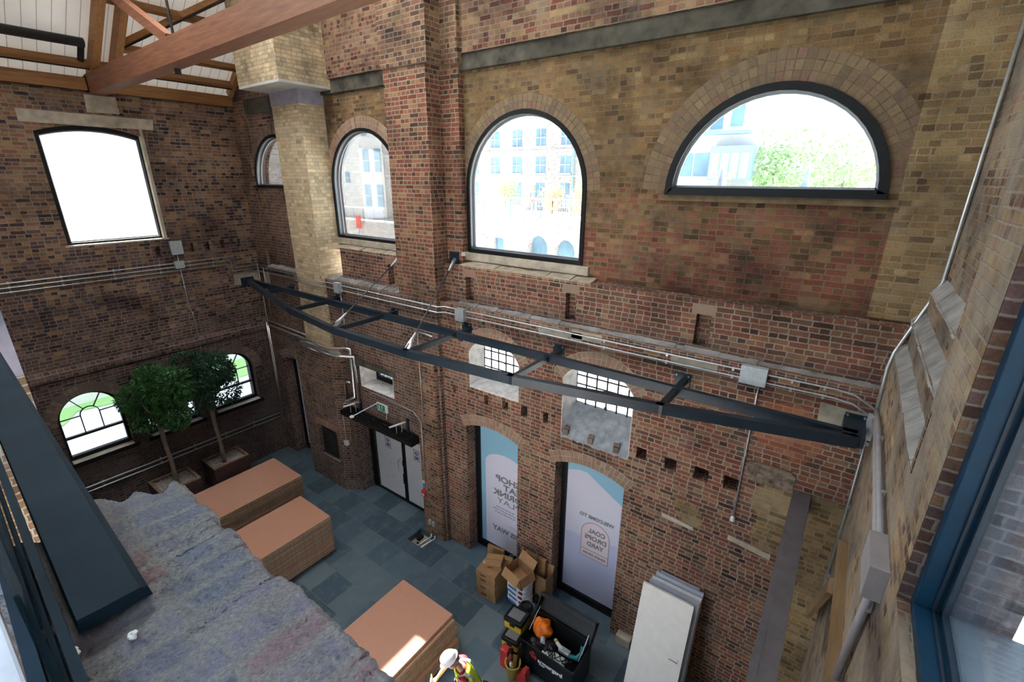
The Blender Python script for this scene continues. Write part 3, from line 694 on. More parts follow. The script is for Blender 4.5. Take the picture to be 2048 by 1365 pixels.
# ---- grille windows, small light over the doors
def grille_window(name, u0, u1, vb, vs, rise, vg, rough):
    e = sempty(name, ((u0 + u1) / 2, 0, vb))
    # limewashed splayed reveal: left, right, head
    o = arch(u0, u1, vb, vs, rise); i = arch(u0 + .05, u1 - .05, vg, vs, rise * .93)
    mb = MB(); n = len(o)
    for k in range(n):
        j = (k + 1) % n
        if k == 0: continue
        a0, a1, b0, b1 = FB(*o[k], -.004), FB(*o[j], -.004), FB(*i[k], .44), FB(*i[j], .44)
        c = 14; h = .018
        def inw(p, q): return (p[0] * (1 - q) + (u0 + u1) / 2 * q, p[1], p[2] * (1 - q) + (vb + vs) / 2 * q)
        mb.add([a0, a1, b1, b0, inw(a0, h), inw(a1, h), inw(b1, h), inw(b0, h)], [(0, 1, 2, 3), (7, 6, 5, 4), (0, 4, 5, 1), (2, 6, 7, 3), (0, 3, 7, 4), (1, 5, 6, 2)])
    mb.build('window_reveal', M['limewash'], e)
    # sill sloping up to the grille, ragged along the front edge where it is broken away
    N = 26
    def sp(u, v):
        x = u0 + (u1 - u0) * u; y = -.006 + .45 * v; z = vb + (vg - vb) * (v ** .8)
        if rough and v < .35: z += random.uniform(-.02, .02)
        return (x, y, z + random.uniform(-.006, .006))
    mb = MB(); top = [sp(k / N, j / 12) for j in range(13) for k in range(N + 1)]
    mb.add(top, [(j * (N + 1) + k, j * (N + 1) + k + 1, (j + 1) * (N + 1) + k + 1, (j + 1) * (N + 1) + k) for j in range(12) for k in range(N)])
    mb.add([(x, y, z - .05) for x, y, z in top[:N + 1]] + top[:N + 1], [(k, k + 1, N + 2 + k, N + 1 + k) for k in range(N)])
    mb.build('window_sill', M['cement' if rough else 'limewash'], e, smooth=True)
    mb = MB(); W = u1 - u0 - .1
    nv = 6
    for k in range(nv + 1):
        x = u0 + .05 + W * k / nv
        zt = vs + (rise * .93) * math.sqrt(max(0, 1 - ((k / nv - .5) * 2) ** 2)) * .98
        mb.tube([(x, .42, vg - .02), (x, .42, zt)], .016, 6)
    for z in (vg + .18, vg + .36, vs - .06, vs + .17):
        if z < vs + .05: mb.tube([(u0 + .05, .415, z), (u1 - .05, .415, z)], .015, 6)
        else: mb.tube([(u0 + .2, .415, z), (u1 - .2, .415, z)], .015, 6)
    for k in (3,):
        for z in (vg + .03, vg + .36): mb.lathe([(0, -.03), (.028, -.015), (.03, .015), (0, .03)], (u0 + .05 + W * k / nv, .405, z), 8)
    mb.build('iron_grille', M['iron'], e)
    mb = MB(); mb.prism([(u, v) for u, v in arch(u0 + .05, u1 - .05, vg, vs, rise * .93)], FB, .452, .456); mb.build('window_glass', M['glass'], e)
    return e
grille_window('window_9', -5.77, -4.55, 4.29, 5.0, .36, 4.40, False)
e = grille_window('window_10', -3.62, -2.33, 3.90, 5.0, .38, 4.41, True)
m = MB()
for x, z0 in ((-3.52, 3.96), (-3.04, 3.95), (-2.56, 3.95)):
    for k in range(2): m.box(x - .05 + random.uniform(-.01, .01), x + .05, -.012 + .04 * k, .03 + .04 * k, z0 - .05 + .045 * k, z0 + .055 + .045 * k)
m.build('broken_slot', M['vous_d'], e)
e = sempty('window_11', (-8.66, 0, 3.33))
m = MB(); m.ring(rect(-9.28, -8.05, 3.33, 3.9), [(-9.1, 3.52), (-8.2, 3.52), (-8.2, 3.84), (-9.1, 3.84)], FB, .30, .36); m.build('window_frame', M['black'], e)
m = MB()
for a, b in (((-9.28, 3.33), (-8.05, 3.33)), ((-8.05, 3.9), (-9.28, 3.9)), ((-9.28, 3.9), (-9.28, 3.33)), ((-8.05, 3.33), (-8.05, 3.9))):
    ci = lambda p: (-8.66 + (p[0] + 8.66) * .86, 3.62 + (p[1] - 3.62) * .8)
    a2, b2 = ci(a), ci(b)
    m.add([FB(*a, -.104), FB(*b, -.104), FB(*b2, .31), FB(*a2, .31)], [(0, 1, 2, 3)])
o = m.build('window_reveal', M['limewash'], e)
md = o.modifiers.new('s', 'SOLIDIFY'); md.thickness = .015; md.offset = 0
m = MB()
for k in range(1, 4): x = -9.1 + .9 * k / 4; m.box(x - .012, x + .012, .32, .345, 3.5, 3.86)
m.build('glazing_bars', M['white'], e)
m = MB(); m.box(-9.15, -8.15, .35, .356, 3.5, 3.88); m.build('window_glass', M['glass'], e)
m = MB(); m.box(-9.45, -7.95, -.14, -.02, 3.9, 4.02); m.build('window_lintel', M['conc'], e)

# ---- tall glazed doors with printed film (seen from behind, so the lettering reads mirrored)
def lettering(parent, text, x_left, z, h, y, mat='ink', width=None, serif=False, sp=1.0):
    """mirrored text: first letter at the right; x_left is the left end as seen"""
    c = bpy.data.curves.new('t', 'FONT'); c.body = text; c.size = h * 1.38; c.align_x = 'LEFT'; c.space_character = sp
    c.extrude = .0015; c.resolution_u = 4; c.offset = .0 if serif else .006 * h / .12
    ob = bpy.data.objects.new('t', c); COL.objects.link(ob)
    dg = bpy.context.evaluated_depsgraph_get(); dg.update(); me = bpy.data.meshes.new_from_object(ob.evaluated_get(dg))
    bpy.data.objects.remove(ob)
    xs = [v.co.x for v in me.vertices]; x0, x1 = min(xs), max(xs); k = (width / (x1 - x0)) if width else 1
    mb = MB(); mb.add([(x_left + (x1 - v.co.x) * k, y - v.co.z, z + v.co.y) for v in me.vertices], [tuple(p.vertices) for p in me.polygons])
    bpy.data.meshes.remove(me)
    o = mb.build('lettering', M[mat], parent); o['label'] = 'mirrored grey lettering'; return o
def film_door(name, u0, u1, vs, rise, yf=.28, left_w=.11):
    e = sempty(name, ((u0 + u1) / 2, yf, 0))
    o = arch(u0, u1, .0, vs, rise); i = arch_in(u0, u1, .0, vs, rise, left_w, fb=.16)
    mb = MB(); mb.ring(o, i, FB, yf, yf + .10); mb.build('door_frame', M['black'], e)
    return e, i
def shape(parent, pts, y, mat, name):
    mb = MB(); mb.prism(pts, FB, y, y + .002); return mb.build(name, M[mat], parent)
# door_3: SHOP EAT DRINK PLAY
e3, i3 = film_door('door_3', -5.90, -4.45, 3.30, .14)
MB().prism(i3, FB, .335, .345).build('door_glass', M['mag_blue'], e3)
shape(e3, [(-5.66, .17), (-4.58, .17), (-4.58, 2.40)] + [(-5.12 + .54 * math.cos(a), 2.36 + .30 * math.sin(a)) for a in [PI * k / 14 for k in range(1, 14)]] + [(-5.66, 2.40)], .330, 'mag_white', 'pale_arch')
lettering(e3, 'SHOP', -5.38, 1.98, .15, .327, width=.66)
lettering(e3, 'EAT', -5.17, 1.79, .15, .327, width=.46)
lettering(e3, 'DRINK', -5.46, 1.60, .15, .327, width=.78)
lettering(e3, 'PLAY', -5.34, 1.41, .14, .327, width=.62, serif=True)
m = MB()
for k, wd in enumerate((.42, .60, .50)):
    x = -5.45 + (.6 - wd) / 2
    while x < -5.45 + (.6 + wd) / 2:
        l = random.uniform(.04, .09); m.box(x, x + l, .326, .328, 1.27 - .075 * k, 1.30 - .075 * k); x += l + .02
m.build('small_print', M['ink_l'], e3)
MB().box(-5.0, -4.7, .326, .328, .885, .895).build('printed_line', M['ink_l'], e3)
lettering(e3, 'THIS WAY', -5.48, .62, .13, .327, width=.92)
# door_4: WELCOME TO COAL DROPS YARD
e4, i4 = film_door('door_4', -3.72, -2.30, 3.28, .15)
MB().prism(i4, FB, .335, .345).build('door_glass', M['mag_peri'], e4)
shape(e4, [(-3.60, 2.98), (-3.60, 3.42), (-2.42, 3.42), (-2.42, 2.2), (-2.46, 1.7), (-2.46, 2.62), (-3.2, 3.06), (-3.35, 3.06)], .333, 'mag_blue', 'blue_sky')
shape(e4, [(-3.605, 2.98), (-3.35, 3.05), (-3.2, 3.05), (-2.48, 2.63), (-2.48, 1.7), (-3.605, 1.55)], .3325, 'mag_white', 'pale_gable')
lettering(e4, 'WELCOME TO', -3.30, 2.075, .075, .3275, width=.72)
def tomb(g): 
    x0, x1 = -3.23 - g, -2.66 + g
    return [(x0, 1.16 - g), (x1, 1.16 - g), (x1, 1.72)] + [(-2.945 + (.285 + g) * math.cos(a), 1.72 + (.27 + g) * math.sin(a)) for a in [PI * k / 16 for k in range(1, 16)]] + [(x0, 1.72)]
shape(e4, tomb(.018), .3315, 'ink_l', 'emblem_border')
shape(e4, tomb(0), .3302, 'mag_pink', 'emblem')
MB().box(-3.23, -2.66, .329, .3302, 1.315, 1.333).build('printed_line', M['ink_l'], e4)
lettering(e4, 'COAL', -3.10, 1.75, .10, .3285, width=.36)
lettering(e4, 'DROPS', -3.165, 1.59, .10, .3285, width=.46)
lettering(e4, 'YARD', -3.11, 1.43, .10, .3285, width=.36)
lettering(e4, "KING'S CROSS", -3.18, 1.215, .05, .3285, width=.48)
# door_1: narrow view of a film door in the corner
e1, i1 = film_door('door_1', -13.08, -11.72, 3.18, .16, yf=.22, left_w=.10)
MB().prism(i1, FB, .275, .285).build('door_glass', M['mag_peri'], e1)
# door_2: pair of boarded leaves with notices
e2 = sempty('door_2', (-8.6, .3, 0))
m = MB(); m.ring(rect(-9.72, -7.2, 0, 2.36), rect(-9.52, -7.3, .03, 2.28), FB, .28, .42); m.build('door_frame', M['black'], e2)
def notice(parent, x, z, y):
    m = MB(); m.box(x - .115, x + .115, y - .004, y, z - .17, z + .17); nb = m.build('safety_notice', M['white'], parent); nb['label'] = 'red and blue safety notice'
    m = MB()
    for k in range(7):
        a = z - .17 + .34 * k / 7
        for s in (-1, 1): m.prism([(x + s * .115, a), (x + s * .115, a + .03), (x + s * .085, a + .045), (x + s * .085, a + .015)], FB, y - .006, y - .004)
    for k in range(5):
        a = x - .11 + .22 * k / 5
        for s in (-1, 1): m.prism([(a, z + s * .17), (a + .025, z + s * .17), (a + .04, z + s * .145), (a + .015, z + s * .145)], FB, y - .006, y - .004)
    m.build('red_hatching', M['red_p'], nb)
    m = MB(); m.prism([(x + .062 * math.cos(q), z + .06 + .062 * math.sin(q)) for q in [2 * PI * k / 20 for k in range(20)]], FB, y - .006, y - .004)
    m.box(x - .065, x + .065, y - .006, y - .004, z - .12, z - .03); m.build('blue_symbol', M['blue_p'], nb)
    m = MB(); m.box(x - .012, x + .012, y - .008, y - .006, z + .03, z + .10); m.build('white_mark', M['white'], nb)
for x0, x1 in ((-9.50, -8.47), (-8.34, -7.32)):
    lf = MB().box(x0, x1, .33, .37, .04, 2.27).build('door_leaf', M['white'], e2)
    notice(lf, x0 + .48 if x0 < -9 else x0 + .42, 1.60, .33)
m = MB(); m.box(-8.47, -8.34, .32, .38, .03, 2.27); m.build('meeting_stile', M['black'], e2)
m = MB(); m.tube([(-8.56, .33, 1.24), (-8.56, .24, 1.24), (-8.56, .24, .86), (-8.56, .33, .86)], .014); m.build('door_handle', M['chrome'], e2, smooth=True)
m = MB(); m.bev(-8.46, -8.35, .28, .33, .55, .85, .01); m.bev(-8.45, -8.36, .28, .33, 1.1, 1.26, .01); m.build('door_lock', M['black'], e2)
m = MB()
for x, z in ((-8.95, .95), (-8.93, .5), (-7.8, .6), (-7.7, 1.0), (-9.2, .4)): m.box(x, x + .004, .327, .331, z, z + .14)
m.build('ink_mark', M['ink'], e2)

# ---- right wall: thick base, tall recess with weathered steps, big opening near the viewer
WR = MB(); T = 1.05
WR.box(.60, T, -2.75, .5, 0, 6.4); WR.box(.60, T, -3.5, -2.75, 0, 13); WR.box(.60, T, -9.5, -3.5, 0, 5.96)
WR.box(.60, T, -5.8, -3.5, 8.42, 13); WR.box(.60, T, -7.2, -5.8, 5.96, 13); WR.box(.89, T, -2.75, 1.0, 6.4, 13)
WR = struct(WR.build('wall_right', M['right']))
m = MB()
def wstep(xa, xb, z0, z1, y0, y1):           # sloped weathering
    m.prism([(xa, z0), (xb, z0), (xb, z1), (xb - .01, z1)], lambda u, v, d: (u, d, v), y0, y1)
for k, (xa, xb, z0, z1) in enumerate(((.60, .71, 6.40, 6.50), (.69, .80, 6.72, 6.86), (.78, .90, 7.06, 7.22))):
    n = 22
    for q in range(n):
        j = random.uniform(-.01, .01); y0 = -2.75 + 3.2 * q / n; wstep(xa + j * .3, xb, z0 + j, z1 + j, y0, y0 + 3.2 / n)
m.build('weathered_step', M['mortar_grey'], WR)
m = MB(); m.box(.70, .9, -2.75, .5, 6.40, 6.74); m.box(.79, .9, -2.75, .5, 6.7, 7.08); m.build('step_riser', M['right'], WR)
m = MB(); m.box(.594, .62, -2.83, -2.77, 6.42, 6.86); m.build('slot_mark', M['back_bay'], WR)
m = MB(); m.box(.60, .68, -3.502, -3.49, 5.96, 9.0); m.build('dark_jamb', M['back_bay'], WR)
m = MB(); m.box(.80, T + .02, -3.52, -3.498, 5.9, 9.0); m.build('outer_jamb', M['shade_brick'], WR)
# blue metal lining and glazing of the opening
e = sempty('window_12', (.72, -3.6, 5.96))
m = MB(); m.bev(.66, .80, -3.58, -3.50, 5.96, 8.42, .006); m.bev(.66, .80, -5.8, -3.58, 5.955, 6.02, .006); m.bev(.66, .80, -5.8, -3.58, 8.36, 8.42, .006)
m.build('window_frame', M['blue'], e)
m = MB(); m.box(.735, .748, -3.592, -3.575, 6.0, 8.38); m.box(.77, .80, -3.62, -3.57, 6.0, 8.38); m.box(.735, .748, -5.8, -3.58, 6.0, 6.03); m.box(.77, .80, -5.8, -3.58, 6.0, 6.045)
m.build('glazing_bead', M['steel'], e)
m = MB(); m.box(.783, .789, -5.8, -3.6, 6.03, 8.38); m.build('window_glass', M['glass'], e)
m = MB(); m.bev(.80, 1.16, -5.8, -3.52, 5.90, 5.99, .01); m.build('window_sill', M['galv_box'], e)

# ---- front wall: broken low wall under the viewer and the pier further along
def ragged(x):
    b = int((x + 50) / .1125); f = ((x + 50) / .1125) % 1.0; h = lambda q: (math.sin(q * 127.1) * 43758.5) % 1.0
    e = min(f, 1 - f)
    return -5.985 + .006 * math.sin(x * 5.1) + (h(b) - .5) * .022 - .022 * max(0, .12 - e) / .12 * (h(b + 7) if f < .5 else h(b + 8)) + .004 * math.sin(x * 140 + 3 * math.sin(x * 37)) - (.05 * max(0, 1 - abs(f - .6) / .4) if h(b + 91) > .9 else 0)
def topz(x, y): return 7.05 + .004 * math.sin(x * 31 + y * 5) + .003 * math.sin(x * 57.0 + 2 * math.sin(y * 20)) + .004 * math.sin(y * 23 + x * 7)
rng = random.Random(3)
Wx0, Wx1, Wy0 = -2.16, .62, -6.545
NU, NV = 330, 130
fr = [rng.uniform(-1, 1) for _ in range(60)]
def endx(v): return Wx0 + .05 * math.sin(v * 9) + .03 * math.sin(v * 31) - .04 * (1 - v)
def fwp(u, v):
    x = endx(v) + (Wx1 - endx(v)) * u; yb = ragged(x); k = (x % .1125) / .1125
    y = Wy0 + (yb - Wy0) * v
    z = topz(x, y); edge = min(1, (1 - v) * NV / 5, u * NU / 6)
    z += rng.uniform(-.003, .003); z -= .008 * max(0, .06 - min(k, 1 - k)) / .06 * (.5 + .5 * math.sin(x * 7 + y * 3))
    return (x, y, z - .03 * (1 - edge) ** 2 - rng.uniform(0, .012) * (1 - edge))
m = MB(); m.grid(NU, NV, fwp)
nt_ = len(m.v)
m.add([fwp_ for fwp_ in [(v[0], v[1] , v[2]) for v in m.v[NV * (NU + 1):]]] + [(v[0], v[1] - .01, 6.4) for v in m.v[NV * (NU + 1):]], [(k, k + 1, NU + 2 + k, NU + 1 + k) for k in range(NU)])
WF = struct(m.build('wall_front', M['walltop'], smooth=True, weld=True))
MB().box(Wx0 + .06, Wx1, -6.53, -6.06, 0, 6.98).build('low_wall', M['right'], WF)
MB().box(-8.2, -5.36, -6.6, -6.0, 0, 6.69).build('front_pier', M['reveal'], WF)
MB().box(-8.2, -5.36, -6.6, -6.0, 6.69, 13).build('front_pier_plaster', M['lavender'], WF)
m = MB(); m.box(-5.36, T, -6.95, -6.4, 9.2, 14.5); m.box(-14.1, -8.2, -7.0, -6.6, 0, 14.5); m.box(-8.2, Wx0 + .06, -7.2, -6.95, 5.4, 6.2); m.box(-8.2, -7.9, -7.2, -6.95, 0, 5.4); m.box(-2.5, Wx0 + .06, -7.2, -6.95, 0, 5.4); m.build('wall_remainder', M['reveal'], WF)
# metal sill and glazing track in the front opening
A = math.radians(2.4)
def rot(x, y, z, ox=-1.49, oy=-6.35): return (ox + x * math.cos(A) + y * math.sin(A), oy - x * math.sin(A) + y * math.cos(A), z)
e = sempty('window_13', rot(0, 0, 7.1))
m = MB()
prof = [(-.085, 7.075), (-.08, 7.12), (-.03, 7.118), (.06, 7.118), (.078, 7.108), (.083, 7.075)]
m.prism(prof, lambda u, v, d: rot(d, u, v), -5.0, 0.0); m.build('window_sill', M['sill_alu'], e)
m = MB()
for a, b, h in ((-.155, -.128, 7.10), (-.122, -.10, 7.125), (-.19, -.162, 7.125)): m.prism(rect(a, b, 7.06, h), lambda u, v, d: rot(d, u, v), -5.0, .75)
m.build('glazing_track', M['sill_alu'], e)
m = MB(); m.prism(rect(-.150, -.134, 7.09, 9.6), lambda u, v, d: rot(d, u, v), -5.0, .26); m.build('window_glass', M['glass_g'], e)

m = MB(); m.bev(-5.3, .6, -7.5, -6.552, 6.88, 6.95, .01); m.build('daylight_slab', M['sack'], e)  # pale slab added outside, stands for bright daylight seen through the glass

# ---- roof: white boards on the slope over the left side
RT = .78; RZ = 10.22
def rz(x): return RZ + RT * (x - XL)
m = MB()
def lslope(xa, xb, ya, yb): m.prism([(xa, rz(xa)), (xb, rz(xb)), (xb, rz(xb) + .06), (xa, rz(xa) + .06)], lambda u, v, d: (u, d, v), ya, yb)
LLX = (-10.3, -7.8); LLY = (-5.8, -1.8)
lslope(XL - .4, LLX[0], -9.5, .3); lslope(LLX[1], -7.6, -9.5, .3); lslope(*LLX, -9.5, LLY[0]); lslope(*LLX, LLY[1], .3)
r2 = lambda x: rz(-7.6) - 4.2 * (x + 7.6) / 9.0
def rslope(xa, xb, ya, yb): m.prism([(xa, r2(xa)), (xb, r2(xb)), (xb, r2(xb) + .06), (xa, r2(xa) + .06)], lambda u, v, d: (u, d, v), ya, yb)
RLX = (-7.4, -2.6); RLY = (-6.2, -2.2)
rslope(-7.6, RLX[0], -6.4, 1.1); rslope(RLX[1], 1.4, -6.4, 1.1); rslope(*RLX, -6.4, RLY[0]); rslope(*RLX, RLY[1], 1.1)
CEI = m.build('ceiling', M['whiteboard']); struct(CEI)
m = MB(); rslope(*RLX, *RLY); struct(m.build('ceiling_slope', M['whiteboard']))
m = MB(); lslope(*LLX, *LLY); struct(m.build('window_14', M['fill_panel']))  # added panel, out of view, that spreads soft daylight into the hall

# ================================================================== ROOF TIMBERS
CY = -2.62                                     # centre of the truss
t = thing('tie_beam', 'heavy reddish brown timber tie beam crossing the top left corner below the white roof', 'beam', (XL, -2.75, 10))
m = MB(); m.bar((XL - .1, -2.75, 10.05), (-1.5, -2.75, 10.24), .28, .36); m.build('beam_timber', M['oak_x'], t)
m = MB(); m.bev(-13.62, -13.50, -2.92, -2.58, 9.9, 10.2, .01); m.build('iron_shoe', M['iron'], t)
m = MB(); m.tube([(-9.45, -2.75, 9.9), (-9.45, -2.75, 9.82)], .05); m.build('bolt_end', M['iron'], t)
def rbar(name, label, cat, a, b, w, h, mat, group=None):
    m = MB(); m.bar(a, b, w, h); o = m.build(name, M[mat]); return tag(o, label, cat, group)
for y, wh in ((-2.80, 'nearer'), (-2.45, 'farther')):
    rbar('principal_rafter', '%s of the two tall parallel rafters rising from the tie beam end' % wh, 'rafter',
         (-13.55, y, rz(-13.55) - .16), (-7.8, y, rz(-7.8) - .16), .12, .28, 'pine_s')
rbar('truss_strut', 'brown timber strut slanting down onto the tie beam', 'strut', (-11.7, -2.70, 11.36), (-9.62, -2.70, 10.34), .14, .16, 'oak_x')
m = MB(); m.tube([(-9.42, -2.72, 14.0), (-9.42, -2.72, 10.22)], .022); m.bev(-9.49, -9.35, -2.79, -2.65, 10.27, 10.37, .01)
tag(m.build('king_rod', M['iron']), 'thin black iron rod hanging vertically to the tie beam', 'rod')
rbar('wind_brace', 'slanting timber brace under the white roof boards with dark underside', 'brace', (-12.8, -2.40, rz(-12.8) - .10), (-10.9, -.05, rz(-10.9) - .10), .12, .10, 'pine_s')
m = MB(); m.tube([(-12.75, -2.38, rz(-12.75) - .2), (-10.9, -.08, rz(-10.9) - .2)], .018); tag(m.build('bracing_rod', M['iron']), 'thin black rod running under the slanting roof brace', 'rod')
PUR = [(-13.60, 'timber wall plate along the top of the left brick wall'), (-13.27, 'lowest roof purlin just above the wall plate'), (-12.86, 'second roof purlin up from the left wall'),
       (-12.05, 'third roof purlin up from the left wall'), (-11.2, 'fourth roof purlin up from the left wall')]
for k, (x, lab) in enumerate(PUR):
    m = MB()
    if k == 0: m.box(XL - .12, XL + .10, -9.0, -.02, 9.93, 10.17)
    else: m.bar((x, -9.0 if k != 2 else -2.4, rz(x) - .08), (x, -.02, rz(x) - .08), .09, .17, up=(-RT, 0, 1))
    tag(m.build('roof_purlin', M['pine_y']), lab, 'purlin', 'purlins of the timber roof')
m = MB(); m.bar((-13.5, -.07, rz(-13.5) - .1), (-9.9, -.07, rz(-9.9) - .1), .10, .16); tag(m.build('verge_rafter', M['pine_s']), 'short rafter in the roof corner against the far brick wall', 'rafter')
t = thing('roof_duct', 'thick black pipe under the white roof ending at the rafters', 'pipe', (-12.88, -4, 10.6))
m = MB(); m.tube([(-12.88, -9.0, rz(-12.88) - .09), (-12.88, -2.95, rz(-12.88) - .09)], .085, 12); m.tube([(-12.88, -2.98, rz(-12.88) - .05), (-13.2, -2.98, rz(-13.2) - .1)], .055, 10)
m.build('duct_pipe', M['iron'], t, smooth=True)
m = MB(); m.tube([(-13.25, -9.0, rz(-13.25) - .2), (-13.25, -.1, rz(-13.25) - .2)], .014); tag(m.build('roof_cable', M['iron']), 'black cable running along the lowest roof purlin', 'cable')

# ================================================================== PIERS
t = thing('brick_pier', 'tall stepped red brick pier between the two middle arched windows', 'pier', (-7.05, 0, 0))
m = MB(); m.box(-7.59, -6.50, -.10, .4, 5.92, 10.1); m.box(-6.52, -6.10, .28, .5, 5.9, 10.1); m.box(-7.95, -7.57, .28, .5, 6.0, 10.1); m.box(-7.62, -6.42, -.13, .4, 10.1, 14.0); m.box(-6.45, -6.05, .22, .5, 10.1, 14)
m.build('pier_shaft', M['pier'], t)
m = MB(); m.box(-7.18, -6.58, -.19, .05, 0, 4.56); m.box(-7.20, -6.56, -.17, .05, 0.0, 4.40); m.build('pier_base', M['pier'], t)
m = MB(); m.prism([(-.19, 4.56), (-.1, 4.64), (.05, 4.66), (.05, 4.56)], lambda u, v, d: (d, u, v), -7.18, -6.58); m.build('pier_cap', M['mortar_grey'], t)
m = MB(); m.bev(-6.09, -5.99, .22, .36, 6.83, 6.9, .01); m.build('stone_block', M['stone_pale'], t)

t = thing('chimney_breast', 'pale buff brick chimney stack standing on a dark brick base with an iron grate', 'chimney', (-10.9, 0, 0))
m = MB(); m.prism([(-11.72, -.35), (-10.16, -.35), (-9.88, -.17), (-9.88, .27), (-11.72, .27)], lambda u, v, d: (u, v, d), 1.77, 4.0)
m.prism([(-11.72, -.35), (-11.15, -.35), (-11.15, .27), (-11.72, .27)], lambda u, v, d: (u, v, d), 0, 1.77)
m.prism([(-10.28, -.35), (-10.16, -.35), (-9.88, -.17), (-9.88, .27), (-10.28, .27)], lambda u, v, d: (u, v, d), 0, 1.77)
m.box(-11.15, -10.28, -.35, .2, 0, .83); m.box(-11.15, -10.28, -.10, .2, .83, 1.77)
m.build('chimney_base', M['chim'], t)
m = MB()
for k in range(10): m.box(-11.20 + .098 * k, -11.11 + .098 * k, -.358, -.3, 1.775, 1.985)
m.build('soldier_course', M['vous'], t)
m = MB(); m.prism([(-11.75, 3.98), (-9.86, 3.98), (-10.2, 4.14), (-11.45, 4.14)], lambda u, v, d: (u, d, v), -.345, .1); m.build('chimney_shoulder', M['mortar_grey'], t)
m = MB(); m.ring(rect(-11.15, -10.28, .83, 1.77), arch(-11.05, -10.42, .90, 1.35, .30), FB, -.30, -.22) if False else m.box(-11.15, -10.28, -.25, -.2, .83, 1.77)
o = arch(-11.05, -10.42, .86, 1.33, .315, 16); i = arch(-10.98, -10.49, .90, 1.33, .245, 16); m.ring(o, i, FB, -.30, -.25); m.prism(i, FB, -.265, -.25)
m.build('iron_grate', M['iron'], t)
m = MB(); m.box(-11.40, -10.28, -.18, .5, 4.0, 9.76); m.build('chimney_stack', M['buff'], t)
m = MB(); m.box(-11.41, -10.27, -.19, .5, 9.76, 10.06); m.build('concrete_band', M['lavender'], t)
m = MB(); m.box(-11.50, -9.87, -.80, .5, 10.10, 14.5); m.build('corbelled_stack', M['buff_dirty'], t)
m = MB(); m.bev(-11.50, -9.87, -.80, .5, 10.04, 10.10, .01); m.build('concrete_slab', M['soffit'], t)

# ================================================================== STEEL TRUSS
ZB = 5.48; h = .13
t = thing('steel_truss', 'long dark blue steel truss with one bowed side fixed along the brick wall', 'truss', (-6.6, -.8, ZB))
m = MB(); m.bar((XL + .02, -.38, ZB), (.45, -.42, ZB), .09, h); m.build('straight_bar', M['steel'], t)
CV = [(XL + .02, -.40), (-11.81, -.85), (-9.77, -1.34), (-7.78, -1.62), (-5.71, -1.64), (-3.68, -1.46), (-1.61, -1.06), (.45, -.54)]
m = MB()
for a, b in zip(CV, CV[1:]): m.bar((*a, ZB), (*b, ZB), .10, h)
for a in CV[1:-1]: m.box(a[0] - .05, a[0] + .05, a[1] - .05, a[1] + .05, ZB - h / 2, ZB + h / 2)
m.build('bowed_bar', M['steel'], t)
for k, (x, y) in enumerate(CV[1:-1]):
    yw = {0: -.10, 1: -.10, 2: -.10}.get(k, 0.0)
    m = MB(); m.bar((x, y + .04, ZB), (x, yw, ZB), .075, .085); m.build('rung', M['steel'], t)
for x, yw in [(-11.86, -.1), (-9.80, -.1), (-7.78, -.1), (-5.79, 0), (-3.72, 0), (-1.64, 0), (.42, 0)]:
    m = MB(); m.bev(x - .11, x + .11, yw - .025, yw, ZB - .11, ZB + .11, .004); b = m.build('wall_plate', M['steel'], t)
    for dx in (-.085, .085):
        for dz in (-.085, .085):
            m = MB(); m.lathe([(0, .05), (.012, .05), (.014, .03), (.014, 0)], (x + dx, yw, ZB + dz), 8, M4=Matrix.Rotation(PI / 2, 4, 'X')); m.build('bolt', M['galv'], b)
m = MB(); m.bev(.30, .52, -.56, -.0, ZB - .065, ZB + .065, .005); m.build('end_block', M['steel'], t)
m = MB(); m.bev(XL, XL + .03, -.6, -.25, ZB - .1, ZB + .12, .004); m.build('wall_plate', M['steel'], t)
for (a, b) in (((-7.78, -1.58, ZB + .08), (-7.68, .1, 6.70)), ((-5.71, -1.60, ZB + .08), (-6.28, .24, 6.74))):
    A_, B_ = Vector(a), Vector(b); d = (B_ - A_).normalized(); L = (B_ - A_).length
    m = MB(); m.tube([A_ + d * .1, B_ - d * .1], .013, 8); r = m.build('tie_rod', M['rodm'], t, smooth=True)
    for P, q in ((A_, d), (B_, -d)):
        m = MB(); m.tube([P + q * .08, P + q * .16, P + q * .34], [.034, .034, .014], 10)
        for s in (-1, 1): m.bar(P + Vector((s * .022, 0, 0)) - q * .03, P + Vector((s * .022, 0, 0)) + q * .12, .014, .06)
        m.build('fork_end', M['galv'], r)
    m = MB(); m.bar(A_ - d * .03, A_ + d * .04, .02, .09); m.build('lug', M['steel'], r)
for q in ((-6.42, -6.20, .24, .285), (-7.72, -7.65, .1, .3)): MB().bev(*q, 6.60, 6.88, .004).build('anchor_plate', M['steel'], t)

